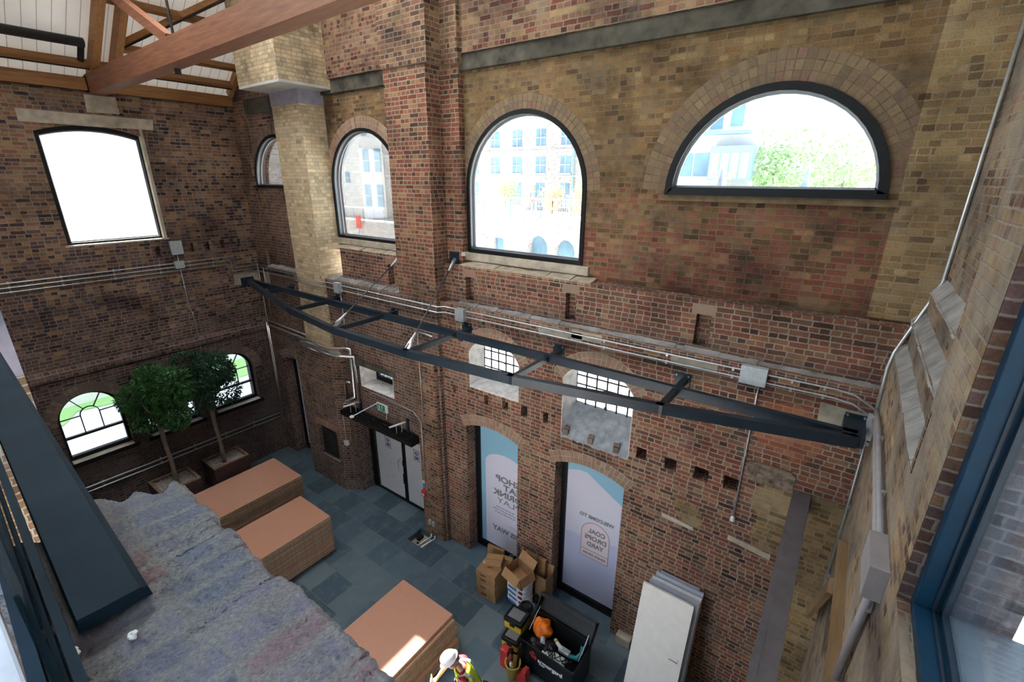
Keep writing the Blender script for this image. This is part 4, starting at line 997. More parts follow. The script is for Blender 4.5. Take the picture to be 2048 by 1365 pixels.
# ================================================================== CONDUITS, BOXES, PIPES
def conduit(label, pts, r=.0125, mat='galv', group=None, clips=(), name='conduit', cat='conduit', cd=(0, -1, 0)):
    m = MB(); m.tube(pts, r, 8); o = tag(m.build(name, M[mat], smooth=True), label, cat, group)
    if clips:
        for c in clips:
            m = MB(); m.box(c[0] - .014, c[0] + .014, c[1] - .016, c[1] + .016, c[2] - r - .014, c[2] + r + .014); m.build('saddle_clip', M['galv'], o)
    return o
def run(z, dy):
    ya = -.1 - dy; yc = -.18 - dy
    return [(XL + .05, ya, z), (-11.50, ya, z), (-11.44, yc, z), (-10.24, yc, z), (-10.16, ya, z - .02), (-6.46, ya, z - .03), (-6.36, -dy, z - .03), (-6.05, -dy, z - .03), (.15, -dy, z - .01), (.35, -dy, z - .03), (.58, -dy - .08, z - .13)]
for z, wh in ((5.86, 'upper'), (5.745, 'lower')):
    pr = run(z, .03)
    cl = [(x, -.115 if x < -6.4 else -.018, z - .03 if x > -10 else z) for x in (-13.0, -9.0, -8.3, -6.9, -5.4, -4.1, -2.9, -1.9, -1.0, -.3, .05)]
    conduit('%s of the two thin grey conduits running the length of the back brick wall' % wh, pr, clips=cl)
LWZ = ((6.20, -.86, 5.93), (6.12, -.76, 5.90), (6.04, -.70, 5.83))
for k, (z, yv, z2) in enumerate(((6.21, -.68, 5.90), (6.12, -.77, 5.82), (6.03, -.86, 5.74))):
    conduit('%s of the three thin conduits on the left wall under the big window' % ('topmost', 'middle', 'lowest')[k],
            [(XL + .03, -9.0, z + .0), (XL + .03, yv, z), (XL + .03, yv, z2), (XL + .03, -.05, z2)], clips=[(XL + .02, y, z) for y in (-5.0, -4.2, -3.3, -2.4, -1.75, -1.2)])
conduit('thin kinked conduit dropping down the left wall to the low middle window', [(XL + .03, -1.98, 6.45), (XL + .03, -1.98, 5.15), (XL + .03, -1.92, 4.7), (XL + .03, -1.93, 3.72)], .012, clips=[(XL + .02, -1.98, 5.6), (XL + .02, -1.92, 4.9), (XL + .02, -1.92, 4.3)])
conduit('pale conduit down the far left corner of the room', [(XL + .10, -.12, 5.95), (XL + .16, -.14, 4.9), (XL + .20, -.16, 3.2)], .012)
conduit('second pale conduit beside the far left corner', [(XL + .42, -.13, 5.88), (XL + .42, -.13, 4.4)], .012)
for dx, wh in ((0, 'left'), (.09, 'right')):
    conduit('%s of two bright pipes climbing the far left corner' % wh, [(XL + .12 + dx, -.16, 4.25 - dx), (XL + .12 + dx, -.16, 1.15)], .024, 'copper', name='pipe', cat='pipe')
for z, wh in ((1.29, 'upper'), (1.17, 'lower')):
    conduit('%s of two shiny pipes low along the left wall behind the tree planters' % wh, [(XL + .04, -9.0, z), (XL + .04, -.14, z - .02), (XL + .04, -.14, z - .2)], .02, 'galv', name='pipe', cat='pipe', clips=[(XL + .03, y, z) for y in (-4.6, -3.4, -2.6, -1.8, -1.0)])
for k in range(2):
    conduit('%s grey pipe along the wall left of the chimney base' % ('upper', 'lower')[k], [(-13.35, -.14, 4.30 - .12 * k), (-11.35, -.14, 4.24 - .12 * k)], .025, 'greypipe', name='pipe', cat='pipe')
# bright lagged pipes across the chimney shoulder down to the canopy
def pipe(label, pts, r=.04): return conduit(label, pts, r, 'copper', name='lagged_pipe', cat='pipe')
pipe('upper bright pipe crossing the chimney shoulder and dropping to the canopy', [(-11.75, -.42, 4.26), (-9.93, -.42, 4.26), (-9.68, -.17, 4.26), (-9.50, -.17, 4.26), (-9.50, -.17, 2.98), (-9.62, -.30, 2.90), (-9.72, -.34, 2.84)])
pipe('lower bright pipe crossing the chimney shoulder with a short elbow', [(-11.72, -.44, 4.12), (-9.72, -.44, 4.10), (-9.36, -.17, 4.12), (-9.36, -.17, 2.88), (-9.72, -.38, 2.80)])
pipe('short bright pipe stub bending beside the chimney above the canopy', [(-9.64, -.17, 3.35), (-9.84, -.20, 3.32), (-9.84, -.20, 2.80)], .03)
def box_on(label, x0, x1, y0, y1, z0, z1, mat='galv_box', name='junction_box', cat='junction box'):
    m = MB(); m.bev(x0, x1, y0, y1, z0, z1, .006); o = tag(m.build(name, M[mat]), label, cat)
    return o
box_on('small grey junction box on the conduits right of the chimney', -9.82, -9.62, -.20, -.1, 5.66, 5.9)
box_on('grey junction box on the conduits right of the tall pier', -6.02, -5.80, -.10, 0, 5.62, 5.87)
box_on('largest grey junction box on the conduits at the right', -.90, -.58, -.09, 0, 5.68, 5.93)
m = MB(); m.bev(XL, XL + .09, -2.10, -1.84, 6.42, 6.75, .006); tag(m.build('junction_box', M['galv_box']), 'large grey box under the corner of the big left window', 'junction box')
m = MB(); m.bev(XL, XL + .09, -2.09, -1.88, 6.08, 6.26, .006); tag(m.build('junction_box', M['galv_box']), 'small grey box on the three conduits of the left wall', 'junction box')
def drop(label, x, y, za, zb, head=False):
    o = conduit(label, [(x, y, za), (x, y, zb)], .011, clips=[(x, y + .01, za + (zb - za) * q) for q in (.15, .5, .85)])
    if head:
        m = MB(); m.lathe([(0, -.05), (.035, -.05), (.03, 0), (.012, .03)], (x, y - .01, zb), 12); m.build('detector_head', M['white'], o)
drop('thin conduit hanging from the largest box with a white tip', -.66, -.03, 5.68, 3.55, True)
drop('thin conduit dropping from the box right of the chimney', -9.66, -.13, 5.66, 4.3)
drop('thin conduit dropping down the left side of the pier base', -6.98, -.22, 5.2, 3.0)
conduit('short horizontal conduit beside the steel truss on the pier', [(-7.02, -.14, 5.2), (-6.62, -.14, 5.18)], .02)
conduit('thin conduit rising into the box right of the tall pier', [(-5.92, -.03, 5.62), (-5.92, -.03, 5.35)], .012)
conduit('thin conduit on the wall under the small window going over to the pier', [(-8.9, -.13, 3.2), (-8.85, -.13, 3.28), (-7.4, -.13, 3.22), (-7.05, -.22, 3.1), (-7.05, -.22, 1.2)], .011)
conduit('thin conduit down the chimney base to a white switch', [(-9.99, -.27, 2.45), (-9.99, -.27, 1.58)], .010)
box_on('small white switch on the chimney base corner', -10.06, -9.95, -.30, -.22, 1.44, 1.58, 'white', 'switch', 'switch')
box_on('left of two grey sockets low on the pier base', -7.02, -6.94, -.24, -.165, .33, .45, 'galv_box', 'socket', 'socket')
box_on('right of two grey sockets low on the pier base', -6.90, -6.82, -.24, -.165, .33, .45, 'galv_box', 'socket', 'socket')
t = thing('call_point', 'red fire call point under a blue notice on the pier beside the double door', 'fire alarm', (-7.1, -.2, 1.2))
MB().bev(-7.17, -7.05, -.26, -.19, 1.10, 1.24, .008).build('call_box', M['red_p'], t)
MB().box(-7.15, -7.07, -.262, -.258, 1.13, 1.18).build('call_glass', M['white'], t)
m = MB(); m.box(-7.18, -7.05, -.197, -.19, 1.27, 1.50); nb = m.build('notice_plate', M['white'], t)
MB().box(-7.16, -7.07, -.2, -.197, 1.33, 1.43).build('blue_panel', M['blue_p'], nb); MB().box(-7.16, -7.07, -.2, -.197, 1.275, 1.32).build('red_panel', M['red_p'], nb)
# conduits on the right-hand wall
for k, (dx, wh) in enumerate(((0, 'left'), (.035, 'right'))):
    conduit('%s of two thin conduits slanting down the room corner at the right' % wh, [(.57 - .01 * k, -.10 - dx, 5.62), (.57, -.10 - dx, 4.4), (.57, -.10 - dx, 2.9 + .2 * k)], .012, clips=[(.585, -.10 - dx, z) for z in (5.3, 4.4, 3.3)])
conduit('left of two thick grey pipes leading along the right wall to the box', [(.56, -.45, 5.74), (.56, -1.0, 5.77), (.56, -2.85, 5.72)], .025, 'greypipe', name='pipe', cat='pipe', clips=[(.58, -1.2, 5.77), (.58, -2.2, 5.75)])
conduit('right of two thick grey pipes leading along the right wall to the box', [(.56, -.40, 5.84), (.56, -1.0, 5.87), (.56, -2.80, 5.84)], .025, 'greypipe', name='pipe', cat='pipe', clips=[(.58, -1.2, 5.87), (.58, -2.2, 5.85)])
o = box_on('long grey box on the right wall where two pipes end', .49, .60, -3.20, -2.78, 5.62, 5.88, 'greypipe')
conduit('thick grey pipe slanting down the right wall below the box', [(.56, -3.1, 5.66), (.56, -2.95, 5.1), (.56, -2.85, 4.5)], .03, 'greypipe', name='pipe', cat='pipe', clips=[(.58, -3.05, 5.45), (.58, -2.86, 4.6)])
conduit('tall grey conduit climbing the right-hand corner beside the half-round window', [(.58, -.10, 5.66), (.57, -.05, 6.25), (.60, .02, 6.42), (.82, .34, 7.02), (.86, .36, 7.2), (.86, .36, 9.9)], .018, 'galv', clips=[(.86, .38, 7.3), (.86, .38, 8.3), (.86, .38, 9.2), (.57, -.04, 6.1)])
m = MB(); m.box(.52, .6, -.18, -.06, 5.36, 5.66); tag(m.build('junction_box', M['galv_box']), 'small box in the right corner where conduits meet', 'junction box')

# ---- canopy heater over the double door, its brackets, lamps and the exit sign
t = thing('door_canopy', 'long black canopy box over the white double door', 'canopy', (-8.5, -.2, 2.5))
m = MB(); m.bev(-9.87, -7.20, -.42, -.102, 2.48, 2.60, .008); m.build('canopy_box', M['blackbox'], t)
m = MB()
for y in (-.40, -.33, -.26, -.19): m.box(-9.8, -7.27, y, y + .012, 2.60, 2.612)
for x in (-9.8, -8.55, -7.3): m.box(x, x + .012, -.4, -.18, 2.60, 2.612)
m.build('top_rib', M['blackbox'], t)
m = MB()
for x in (-9.2, -8.75, -8.3, -7.75, -7.4):
    for y in (-.39, -.24): m.lathe([(0, .008), (.008, .006), (.009, 0)], (x, y, 2.61), 8)
m.build('rivet', M['galv'], t)
for x in (-9.38, -7.62): MB().bev(x - .03, x + .03, -.16, -.10, 2.55, 2.95, .008).build('wall_bracket', M['steel'], t)
for x, lab in ((-9.45, 'left'), (-7.72, 'right')):
    s = thing('spotlight', 'white tube spotlight on the %s end of the black canopy' % lab, 'lamp', (x, -.2, 2.8))
    m = MB(); m.tube([(x + .06, -.12, 2.86), (x - .14, -.48, 2.80)], .022, 10); m.build('lamp_tube', M['white'], s, smooth=True)
    for q in (.3, .6): MB().tube([(x + .06 - .2 * q, -.12 - .36 * q, 2.84), (x + .06 - .2 * q, -.12 - .36 * q, 2.61)], .008, 6).build('lamp_stem', M['galv'], s)
s = thing('sensor_arm', 'thin arm with a white disc head reaching over the canopy from the wall', 'sensor', (-8.9, -.3, 2.8))
MB().tube([(-8.70, -.11, 3.03), (-9.03, -.58, 2.78)], .014, 8).build('arm', M['galv'], s)
m = MB(); m.lathe([(0, -.02), (.05, -.02), (.06, 0), (.05, .015), (0, .02)], (-9.06, -.62, 2.76), 14); m.build('disc_head', M['white'], s)
s = thing('exit_sign', 'green running man exit sign on the wall above the canopy', 'sign', (-8.5, -.12, 2.95))
MB().bev(-8.70, -8.32, -.135, -.10, 2.86, 3.06, .006).build('sign_case', M['white'], s)
MB().box(-8.68, -8.40, -.138, -.134, 2.88, 3.04).build('green_panel', M['green_s'], s)
m = MB(); m.lathe([(0, -.003), (.014, 0)], (-8.625, -.14, 3.01), 10, M4=Matrix.Rotation(PI / 2, 4, 'X'))
m.bar((-8.62, -.14, 2.995), (-8.61, -.14, 2.945), .004, .022, up=(1, 0, 0)); m.bar((-8.61, -.14, 2.945), (-8.64, -.14, 2.90), .004, .012, up=(1, 0, 0)); m.bar((-8.61, -.14, 2.945), (-8.575, -.14, 2.905), .004, .012, up=(1, 0, 0)); m.bar((-8.62, -.14, 2.985), (-8.57, -.14, 2.97), .004, .01, up=(1, 0, 0))
m.bar((-8.50, -.14, 2.925), (-8.50, -.14, 3.0), .004, .018, up=(1, 0, 0)); m.prism([(-8.53, 2.985), (-8.47, 2.985), (-8.50, 3.02)], FB, -.142, -.138)
m.box(-8.66, -8.54, -.1405, -.138, 2.885, 2.892)
m.build('white_figure', M['white'], s)
m = MB(); m.tube([(-8.36, -.12, 2.86), (-8.37, -.13, 2.75), (-8.39, -.13, 2.69)], .006, 6); m.build('sign_cable', M['white'], s)

# ---- grey steel beam across the right side and timbers on the right wall
t = thing('steel_beam', 'grey painted steel beam running toward the viewer at the right', 'beam', (.08, -2.5, 4.2))
m = MB(); m.bev(-.02, .19, -7.0, .04, 4.27, 4.30, .004); m.bev(.075, .095, -7.0, .04, 4.05, 4.27, .002); m.bev(-.02, .19, -7.0, .04, 4.02, 4.05, .004); m.build('beam_section', M['beamgrey'], t)
m = MB(); m.bev(-.02, .045, -7.0, .04, 4.30, 4.304, .001); m.build('beam_seam', M['beamgrey'], t)
m = MB(); m.prism([(.50, 4.42), (.6, 4.42), (.6, 4.2), (.53, 4.2)], lambda u, v, d: (u, d, v), -6.9, -.9); tag(m.build('timber_ledger', M['planks']), 'raw timber ledger along the right wall beside the grey beam', 'timber')
m = MB(); m.bar((.50, -.12, 2.6), (.50, -1.5, 4.25), .05, .16, up=(0, 1, 0)); tag(m.build('timber_board', M['planks']), 'raw board slanting up the right wall corner to the ledger', 'timber')

# ================================================================== TREES IN PLANTERS
def foliage_mesh(c, rx, ry, rz_, n, seed, leaf=.075):
    rg = random.Random(seed); m = MB()
    blobs = [(rg.uniform(-.55, .55) * rx, rg.uniform(-.55, .55) * ry, rg.uniform(-.55, .6) * rz_, rg.uniform(.38, .62)) for _ in range(13)]
    for k in range(n):
        b = rg.choice(blobs)
        d = Vector((rg.gauss(0, 1), rg.gauss(0, 1), rg.gauss(0, 1))).normalized()
        r = b[3] * (rg.uniform(.55, 1.0) ** .6)
        p = Vector(c) + Vector((b[0] + d.x * r * rx, b[1] + d.y * r * ry, b[2] + d.z * r * rz_))
        t = (d + Vector((rg.uniform(-.8, .8), rg.uniform(-.8, .8), rg.uniform(-.9, .3)))).normalized()
        s_ = t.cross(Vector((rg.uniform(-1, 1), rg.uniform(-1, 1), 1))).normalized(); nn = s_.cross(t)
        L = leaf * rg.uniform(.7, 1.25); w_ = L * .27
        m.add([p, p + t * L * .5 + s_ * w_ + nn * .008, p + t * L, p + t * L * .5 - s_ * w_ + nn * .008, p + t * L * .5 - nn * .006], [(0, 1, 4), (1, 2, 4), (2, 3, 4), (3, 0, 4)])
    return m
def potted_tree(label, px0, px1, py0, py1, ztop, tx, ty, cz, rx, ry, rzz, mat, seed):
    t = thing('potted_tree', label, 'tree', (tx, ty, 0), 'clipped trees in planters by the left wall')
    m = MB(); m.ring(rect(px0, px1, py0, py1), rect(px0 + .05, px1 - .05, py0 + .05, py1 - .05), lambda u, v, d: (u, v, d), 0.02, ztop - .03); m.box(px0 + .02, px1 - .02, py0 + .02, py1 - .02, 0.0, .1)
    pb = m.build('planter_box', M['corten'], t)
    m = MB(); m.ring(rect(px0 - .005, px1 + .005, py0 - .005, py1 + .005), rect(px0 + .065, px1 - .065, py0 + .065, py1 - .065), lambda u, v, d: (u, v, d), ztop - .035, ztop); m.build('planter_rim', M['rim'], pb)
    rg = random.Random(seed)
    m = MB(); m.grid(16, 16, lambda u, v: (px0 + .05 + (px1 - px0 - .1) * u, py0 + .05 + (py1 - py0 - .1) * v, ztop - .08 + rg.uniform(-.015, .015)))
    m.build('soil', M['soil'], t)
    m = MB(); m.tube([(tx, ty, ztop - .1), (tx + .012, ty + .01, 1.3), (tx - .01, ty - .015, 1.9), (tx, ty - .02, cz - rzz * .62)], [.062, .05, .05, .062], 10)
    for a in (.3, 1.6, 2.9, 4.2, 5.3): m.tube([(tx, ty - .02, cz - rzz * .75), (tx + .25 * math.cos(a), ty + .25 * math.sin(a), cz - .2), (tx + .4 * math.cos(a), ty + .4 * math.sin(a), cz + .15)], [.045, .025, .012], 7)
    m.build('trunk', M['bark'], t, smooth=True)
    o = foliage_mesh((tx, ty, cz), rx, ry, rzz, 9000, seed, .088).build('foliage', M[mat], t)
potted_tree('clipped tree with the darker bluish crown in the rust brown planter nearest the corner', -13.55, -12.77, -2.54, -1.62, .80, -13.04, -2.17, 3.22, .70, .74, .70, 'leaf_b', 5)
potted_tree('clipped tree with the brighter green crown in the planter half hidden by the broken wall', -13.55, -12.68, -3.80, -2.90, .80, -13.04, -3.34, 3.14, .66, .70, .86, 'leaf', 11)

# ================================================================== STACKS OF HARDBOARD
def sheet_mesh(w_, l, th):
    m = MB(); m.box(0, w_, 0, l, 0, th * .74)
    ob = m.build('hardboard_sheet', [M['hard'], M['hard_e']]); me = ob.data; bpy.data.objects.remove(ob)
    for p in me.polygons: p.material_index = 0 if abs(p.normal.z) > .5 else 1
    return me
def stack(where, group, x0, y0, w_, l, zb, n, th, wob, seed, layers=None):
    rg = random.Random(seed); me = sheet_mesh(w_, l, th)
    for k in range(n):
        o = bpy.data.objects.new('hardboard_sheet', me); COL.objects.link(o)
        dx, dy, a = rg.uniform(-wob, wob), rg.uniform(-wob, wob), rg.uniform(-.006, .006)
        if layers:
            for (k0, k1, ddx, ddy, da) in layers:
                if k0 <= k < k1: dx += ddx; dy += ddy; a += da
        if k == n - 1: dx = dy = a = 0
        o.location = (x0 + dx, y0 + dy, zb + k * th); o.rotation_euler = (0, 0, a)
        if k == n - 1: tag(o, 'topmost hardboard sheet of the %s' % where, 'board')
        else: tag(o, 'lower hardboard sheet of the %s' % where, 'board', group)
stack('stack nearest the chimney base', 'sheets stacked nearest the chimney base', -12.02, -3.72, 1.40, 2.42, .12, 24, .0285, .008, 1, ((0, 15, -.015, .012, .002),))
stack('stack in the middle of the hall', 'sheets stacked in the middle of the hall', -9.62, -4.33, 1.22, 2.43, .11, 32, .0278, .009, 2, ((0, 8, .03, -.02, 0),))
stack('big stack beside the worker', 'sheets stacked beside the worker', -5.87, -4.44, 1.31, 2.44, .10, 27, .026, .007, 3, ((16, 24, .03, .0, -.004), (9, 16, .05, .05, -.012), (0, 9, .10, .0, -.022)))
for k, (x0, y0, w_, l) in enumerate(((-12.02, -3.72, 1.4, 2.42), (-9.62, -4.33, 1.22, 2.43), (-5.8, -4.44, 1.31, 2.44))):
    for q in range(3):
        m = MB(); y = y0 + .15 + (l - .4) * q / 2; m.bev(x0 - .02, x0 + w_ + .03, y, y + .09, 0, .095, .004)
        tag(m.build('timber_bearer', M['pallet']), 'timber bearer under the %s' % ('stack nearest the chimney base', 'stack in the middle of the hall', 'big stack beside the worker')[k], 'timber', 'bearers under the board stacks %d' % k if False else 'bearers under the %s' % ('far stack', 'middle stack', 'near stack')[k])

# ================================================================== CARTONS, SACK TRUCK
def Rz(a, loc): return Matrix.Translation(loc) @ Matrix.Rotation(a, 4, 'Z')
def carton(label, loc, a, w_, d, h, open_=False, print_=True, tape=False, tilt=None, tag_=False):
    t = thing('cardboard_box', label, 'box', loc)
    X = Rz(a, loc)
    if tilt: X = X @ Matrix.Rotation(tilt[0], 4, 'X') @ Matrix.Rotation(tilt[1], 4, 'Y')
    th = .006; m = MB()
    if open_:
        m.box(-w_ / 2, w_ / 2, -d / 2, d / 2, 0, th, M4=X)
        for q in ((-w_ / 2, -w_ / 2 + th, -d / 2, d / 2), (w_ / 2 - th, w_ / 2, -d / 2, d / 2), (-w_ / 2, w_ / 2, -d / 2, -d / 2 + th), (-w_ / 2, w_ / 2, d / 2 - th, d / 2)): m.box(*q, 0, h, M4=X)
    else: m.bev(-w_ / 2, w_ / 2, -d / 2, d / 2, 0, h, .006, M4=X)
    m.build('carton_body', M['card'], t)
    if open_:
        for ax, sgn, ang in open_:
            L = (w_ if ax == 'y' else d) * .96; f = MB(); fl_ = .5 * min(w_, d)
            if ax == 'y': Y = X @ Matrix.Translation((0, sgn * d / 2, h)) @ Matrix.Rotation(-sgn * ang, 4, 'X'); f.box(-L / 2, L / 2, min(0, sgn * fl_), max(0, sgn * fl_), 0, .005, M4=Y)
            else: Y = X @ Matrix.Translation((sgn * w_ / 2, 0, h)) @ Matrix.Rotation(sgn * ang, 4, 'Y'); f.box(min(0, sgn * fl_), max(0, sgn * fl_), -L / 2, L / 2, 0, .005, M4=Y)
            f.build('carton_flap', M['card'], t)
    else:
        m = MB(); m.box(-w_ / 2 + .01, w_ / 2 - .01, -.004, .004, h, h + .0012, M4=X); m.build('top_seam', M['card_d'], t)
    if print_:
        m = MB(); m.box(-w_ * .28, w_ * .02, -d / 2 - .001, -d / 2, h * .35, h * .62, M4=X); m.box(-w_ / 2 - .001, -w_ / 2, -d * .25, d * .2, h * .35, h * .6, M4=X); m.build('print_mark', M['card_d'], t)
    if tape:
        m = MB(); m.box(-w_ / 2 - .001, w_ / 2 + .001, -.03, .03, h, h + .0015, M4=X); m.build('parcel_tape', M['tape'], t)
    if tag_:
        m = MB(); m.box(tag_[0] - .05, tag_[0] + .05, tag_[1] - .035, tag_[1] + .035, h, h + .002, M4=X); m.build('address_label', M['white'], t)
    return t
a = math.radians(4)
for k, (h0, hh, lab) in enumerate(((0.0, .22, 'bottom carton of the left cardboard pile on the slate floor'), (.222, .17, 'second carton up in the left cardboard pile'), (.394, .15, 'third carton up in the left cardboard pile'), (.546, .16, 'large fourth carton with a white label in the left cardboard pile'))):
    carton(lab, (-4.745 + .012 * math.sin(k * 2.1), -.60 + .012 * math.cos(k * 3), h0), a + .03 * math.sin(k * 5), .46, .52, hh, tape=k == 3, tag_=(-.14, -.02) if k == 3 else False)
carton('small open carton lying on top of the left cardboard pile', (-4.72, -.56, .708), math.radians(22), .36, .28, .13, tilt=(.12, -.08))
carton('flattened carton standing behind the left cardboard pile', (-4.92, -.26, 0.0), .1, .40, .06, .80, print_=False)
carton('tall narrow carton tucked behind the right of the left pile', (-4.58, -.30, 0.0), .25, .22, .10, .74, print_=False)
t = thing('sack_truck', 'hand truck with a thin curved handle loaded with sacks and cartons', 'hand truck', (-4.12, -.55, 0))
m = MB()
for x in (-4.34, -3.92): m.tube([(x, -.30, .10), (x + .02, -.22, 1.12), (x + .03 if x < -4 else x - .03, -.20, 1.20)], .013, 8)
m.tube([(-4.31, -.20, 1.2), (-4.26, -.19, 1.24), (-4.0, -.19, 1.24), (-3.95, -.20, 1.2)], .013, 8)
for z in (.3, .6, .9): m.tube([(-4.33, -.29 + .07 * z, z), (-3.92, -.29 + .07 * z, z)], .011, 8)
m.build('truck_frame', M['rodm'], t, smooth=True)
MB().box(-4.38, -3.88, -.62, -.30, .06, .075).build('toe_plate', M['black'], t)
for x in (-4.43, -3.83):
    m = MB(); m.lathe([(.05, -.035), (.10, -.035), (.115, -.015), (.115, .015), (.10, .035), (.05, .035), (.05, -.035)], (x, -.27, .116), 20, M4=Matrix.Rotation(PI / 2, 4, 'Y')); wv = m.build('wheel', M['black'], t, smooth=True)
    m = MB(); m.lathe([(0, -.02), (.05, -.02), (.05, .02), (0, .02)], (x, -.27, .116), 14, M4=Matrix.Rotation(PI / 2, 4, 'Y')); m.build('hub', M['grey_p'], wv)
def sack(label, c, w_, d, h, a, seed, stripes):
    rg = random.Random(seed); t = thing('plaster_sack', label, 'sack', (c[0], c[1], c[2])); m = MB()
    def fn(u, v):
        th, ph = 2 * PI * u, -PI / 2 + PI * v
        cs = lambda q, e: math.copysign(abs(math.cos(q)) ** e, math.cos(q)); sn = lambda q, e: math.copysign(abs(math.sin(q)) ** e, math.sin(q))
        p = Vector((w_ / 2 * cs(ph, .45) * cs(th, .5), d / 2 * cs(ph, .45) * sn(th, .5), h / 2 * sn(ph, .8) + .008 * math.sin(5 * th + seed)))
        return Matrix.Rotation(a, 4, 'Z') @ p + Vector(c) + Vector((0, 0, h / 2))
    m.grid(28, 14, fn); o = m.build('sack_body', M['sack'], t, smooth=True)
    X = Rz(a, c); m = MB()
    m.box(-w_ * .30, w_ * .12, -d / 2 - .003, -d / 2 + .02, h * .32, h * .7, M4=X); m.build('blue_band', M['blue_p'], t)
    m = MB(); m.box(w_ * .22, w_ * .40, -d / 2 - .003, -d / 2 + .02, h * .3, h * .7, M4=X); m.build('red_band', M['red_d'], t)
for k, lab in enumerate(('bottom white sack on the hand truck', 'second white sack with a blue print on the hand truck', 'third white sack up on the hand truck', 'fourth white sack with black edges on the hand truck', 'top white sack under the open carton on the hand truck')):
    sack(lab, (-4.12 + .01 * math.sin(k * 2), -.50, .077 + .122 * k), .50, .36, .12, -.12 + .04 * math.sin(k * 3), k + 1, 0)
carton('large open carton with one flap hanging toward the viewer on the sacks', (-4.12, -.54, .69), math.radians(-14), .46, .36, .24, open_=[('y', -1, 1.0), ('y', 1, -.9), ('x', 1, 1.2)], tag_=False)
carton('flat brown carton with a white label leaning behind the hand truck', (-4.02, -.14, .52), .06, .5, .08, .45, tilt=(-.1, 0), print_=True)
carton('open carton against the brick pier behind the hand truck', (-3.80, -.16, .0), -.05, .34, .26, .72, open_=[('y', 1, -1.2)], print_=False)
m = MB(); m.tube([(-4.43, -.08, .05), (-4.52, .02, 1.06)], .011, 8); o = m.build('broom_handle', M['black']); tag(o, 'thin black handle leaning on the glass door behind the hand truck', 'handle')
m = MB(); m.tube([(-4.52, .02, 1.06), (-4.535, .035, 1.28)], .017, 8); m.build('rubber_grip', M['black'], o)
m = MB(); m.tube([(-4.5 + .09 * math.cos(q), -.2 + .06 * math.sin(q), .72 + .03 * math.sin(q * 2)) for q in [i * .5 for i in range(9)]], .012, 8); tag(m.build('teal_hose', M['teal'], smooth=True), 'curl of teal hose between the carton piles', 'hose')

# ================================================================== SITE CHEST AND TOOLS
t = thing('site_chest', 'large open black tool chest with white lettering on its front', 'tool chest', (-2.88, -1.1, 0))
bx0, bx1, by0, by1, hz = -3.36, -2.28, -1.60, -1.02, .70
m = MB(); m.bev(bx0, bx1, by0, by0 + .02, .10, hz, .004); m.bev(bx0, bx0 + .02, by0, by1, .10, hz + .06, .004); m.bev(bx1 - .02, bx1, by0, by1, .10, hz + .06, .004); m.bev(bx0, bx1, by1 - .02, by1, .10, hz + .14, .004); m.bev(bx0, bx1, by0, by1, .10, .13, .004)
m.build('chest_body', M['blackbox'], t)
m = MB(); m.bev(bx0 + .02, bx1 - .02, by0 + .03, by0 + .05, .5, .56, .003); m.build('inner_rail', M['blackbox'], t)
for x in (bx0 + .03, bx1 - .15):
    MB().bev(x, x + .12, by0, by1, 0, .10, .006).build('skid', M['blackbox'], t)
m = MB(); LX = Matrix.Translation((0, by1 + .01, hz + .06)) @ Matrix.Rotation(math.radians(-40), 4, 'X')
m.bev(bx0 - .01, bx1 + .01, 0, .035, 0, .36, .006, M4=LX); m.bev(bx0 - .01, bx1 + .01, -.16, 0, .30, .36, .006, M4=LX); m.bev(bx0 - .01, bx0 + .01, -.14, 0, .02, .36, .004, M4=LX); m.bev(bx1 - .01, bx1 + .01, -.14, 0, .02, .36, .004, M4=LX)
lid = m.build('chest_lid', M['blackbox'], t)
m = MB(); m.bev(bx0 + .42, bx0 + .62, .035, .045, .20, .26, .003, M4=LX); m.build('lid_recess', M['black'], lid)
for x in (bx0 + .05, bx1 - .05):
    MB().tube([(x, by0 + .22, hz + .02), (x, by1 - .0, hz + .24)], .011, 8).build('gas_strut', M['chrome'], t)
def front_text(parent, text, x_left, z, h, y, mat, width, name='lettering'):
    c = bpy.data.curves.new('t', 'FONT'); c.body = text; c.size = h * 1.38; c.extrude = .0015; c.offset = .004 * h / .1
    ob = bpy.data.objects.new('t', c); COL.objects.link(ob)
    dg = bpy.context.evaluated_depsgraph_get(); dg.update(); me = bpy.data.meshes.new_from_object(ob.evaluated_get(dg)); bpy.data.objects.remove(ob)
    xs = [v.co.x for v in me.vertices]; x0, x1 = min(xs), max(xs); k = width / (x1 - x0); mb = MB()
    mb.add([(x_left + (v.co.x - x0) * k, y - v.co.z, z + v.co.y) for v in me.vertices], [tuple(p.vertices) for p in me.polygons]); bpy.data.meshes.remove(me)
    return mb.build(name, M[mat], parent)
front_text(t, 'armorgard', -2.98, .44, .085, by0 - .002, 'white', .48)
front_text(t, 'Oxbox', -2.95, .400, .03, by0 - .002, 'white', .11)
m = MB()          # red emblem: broken shield of strokes
for pts in (((-3.13, .57), (-3.07, .60), (-3.04, .56), (-3.09, .545)), ((-3.12, .53), (-3.06, .51), (-3.055, .45), (-3.11, .47)), ((-3.045, .545), (-3.01, .53), (-3.005, .47), (-3.04, .44)), ((-3.145, .555), (-3.13, .55), (-3.13, .49), (-3.15, .50))):
    m.prism(list(pts), FB, by0 - .004, by0)
m.build('red_emblem', M['red_p'], t)
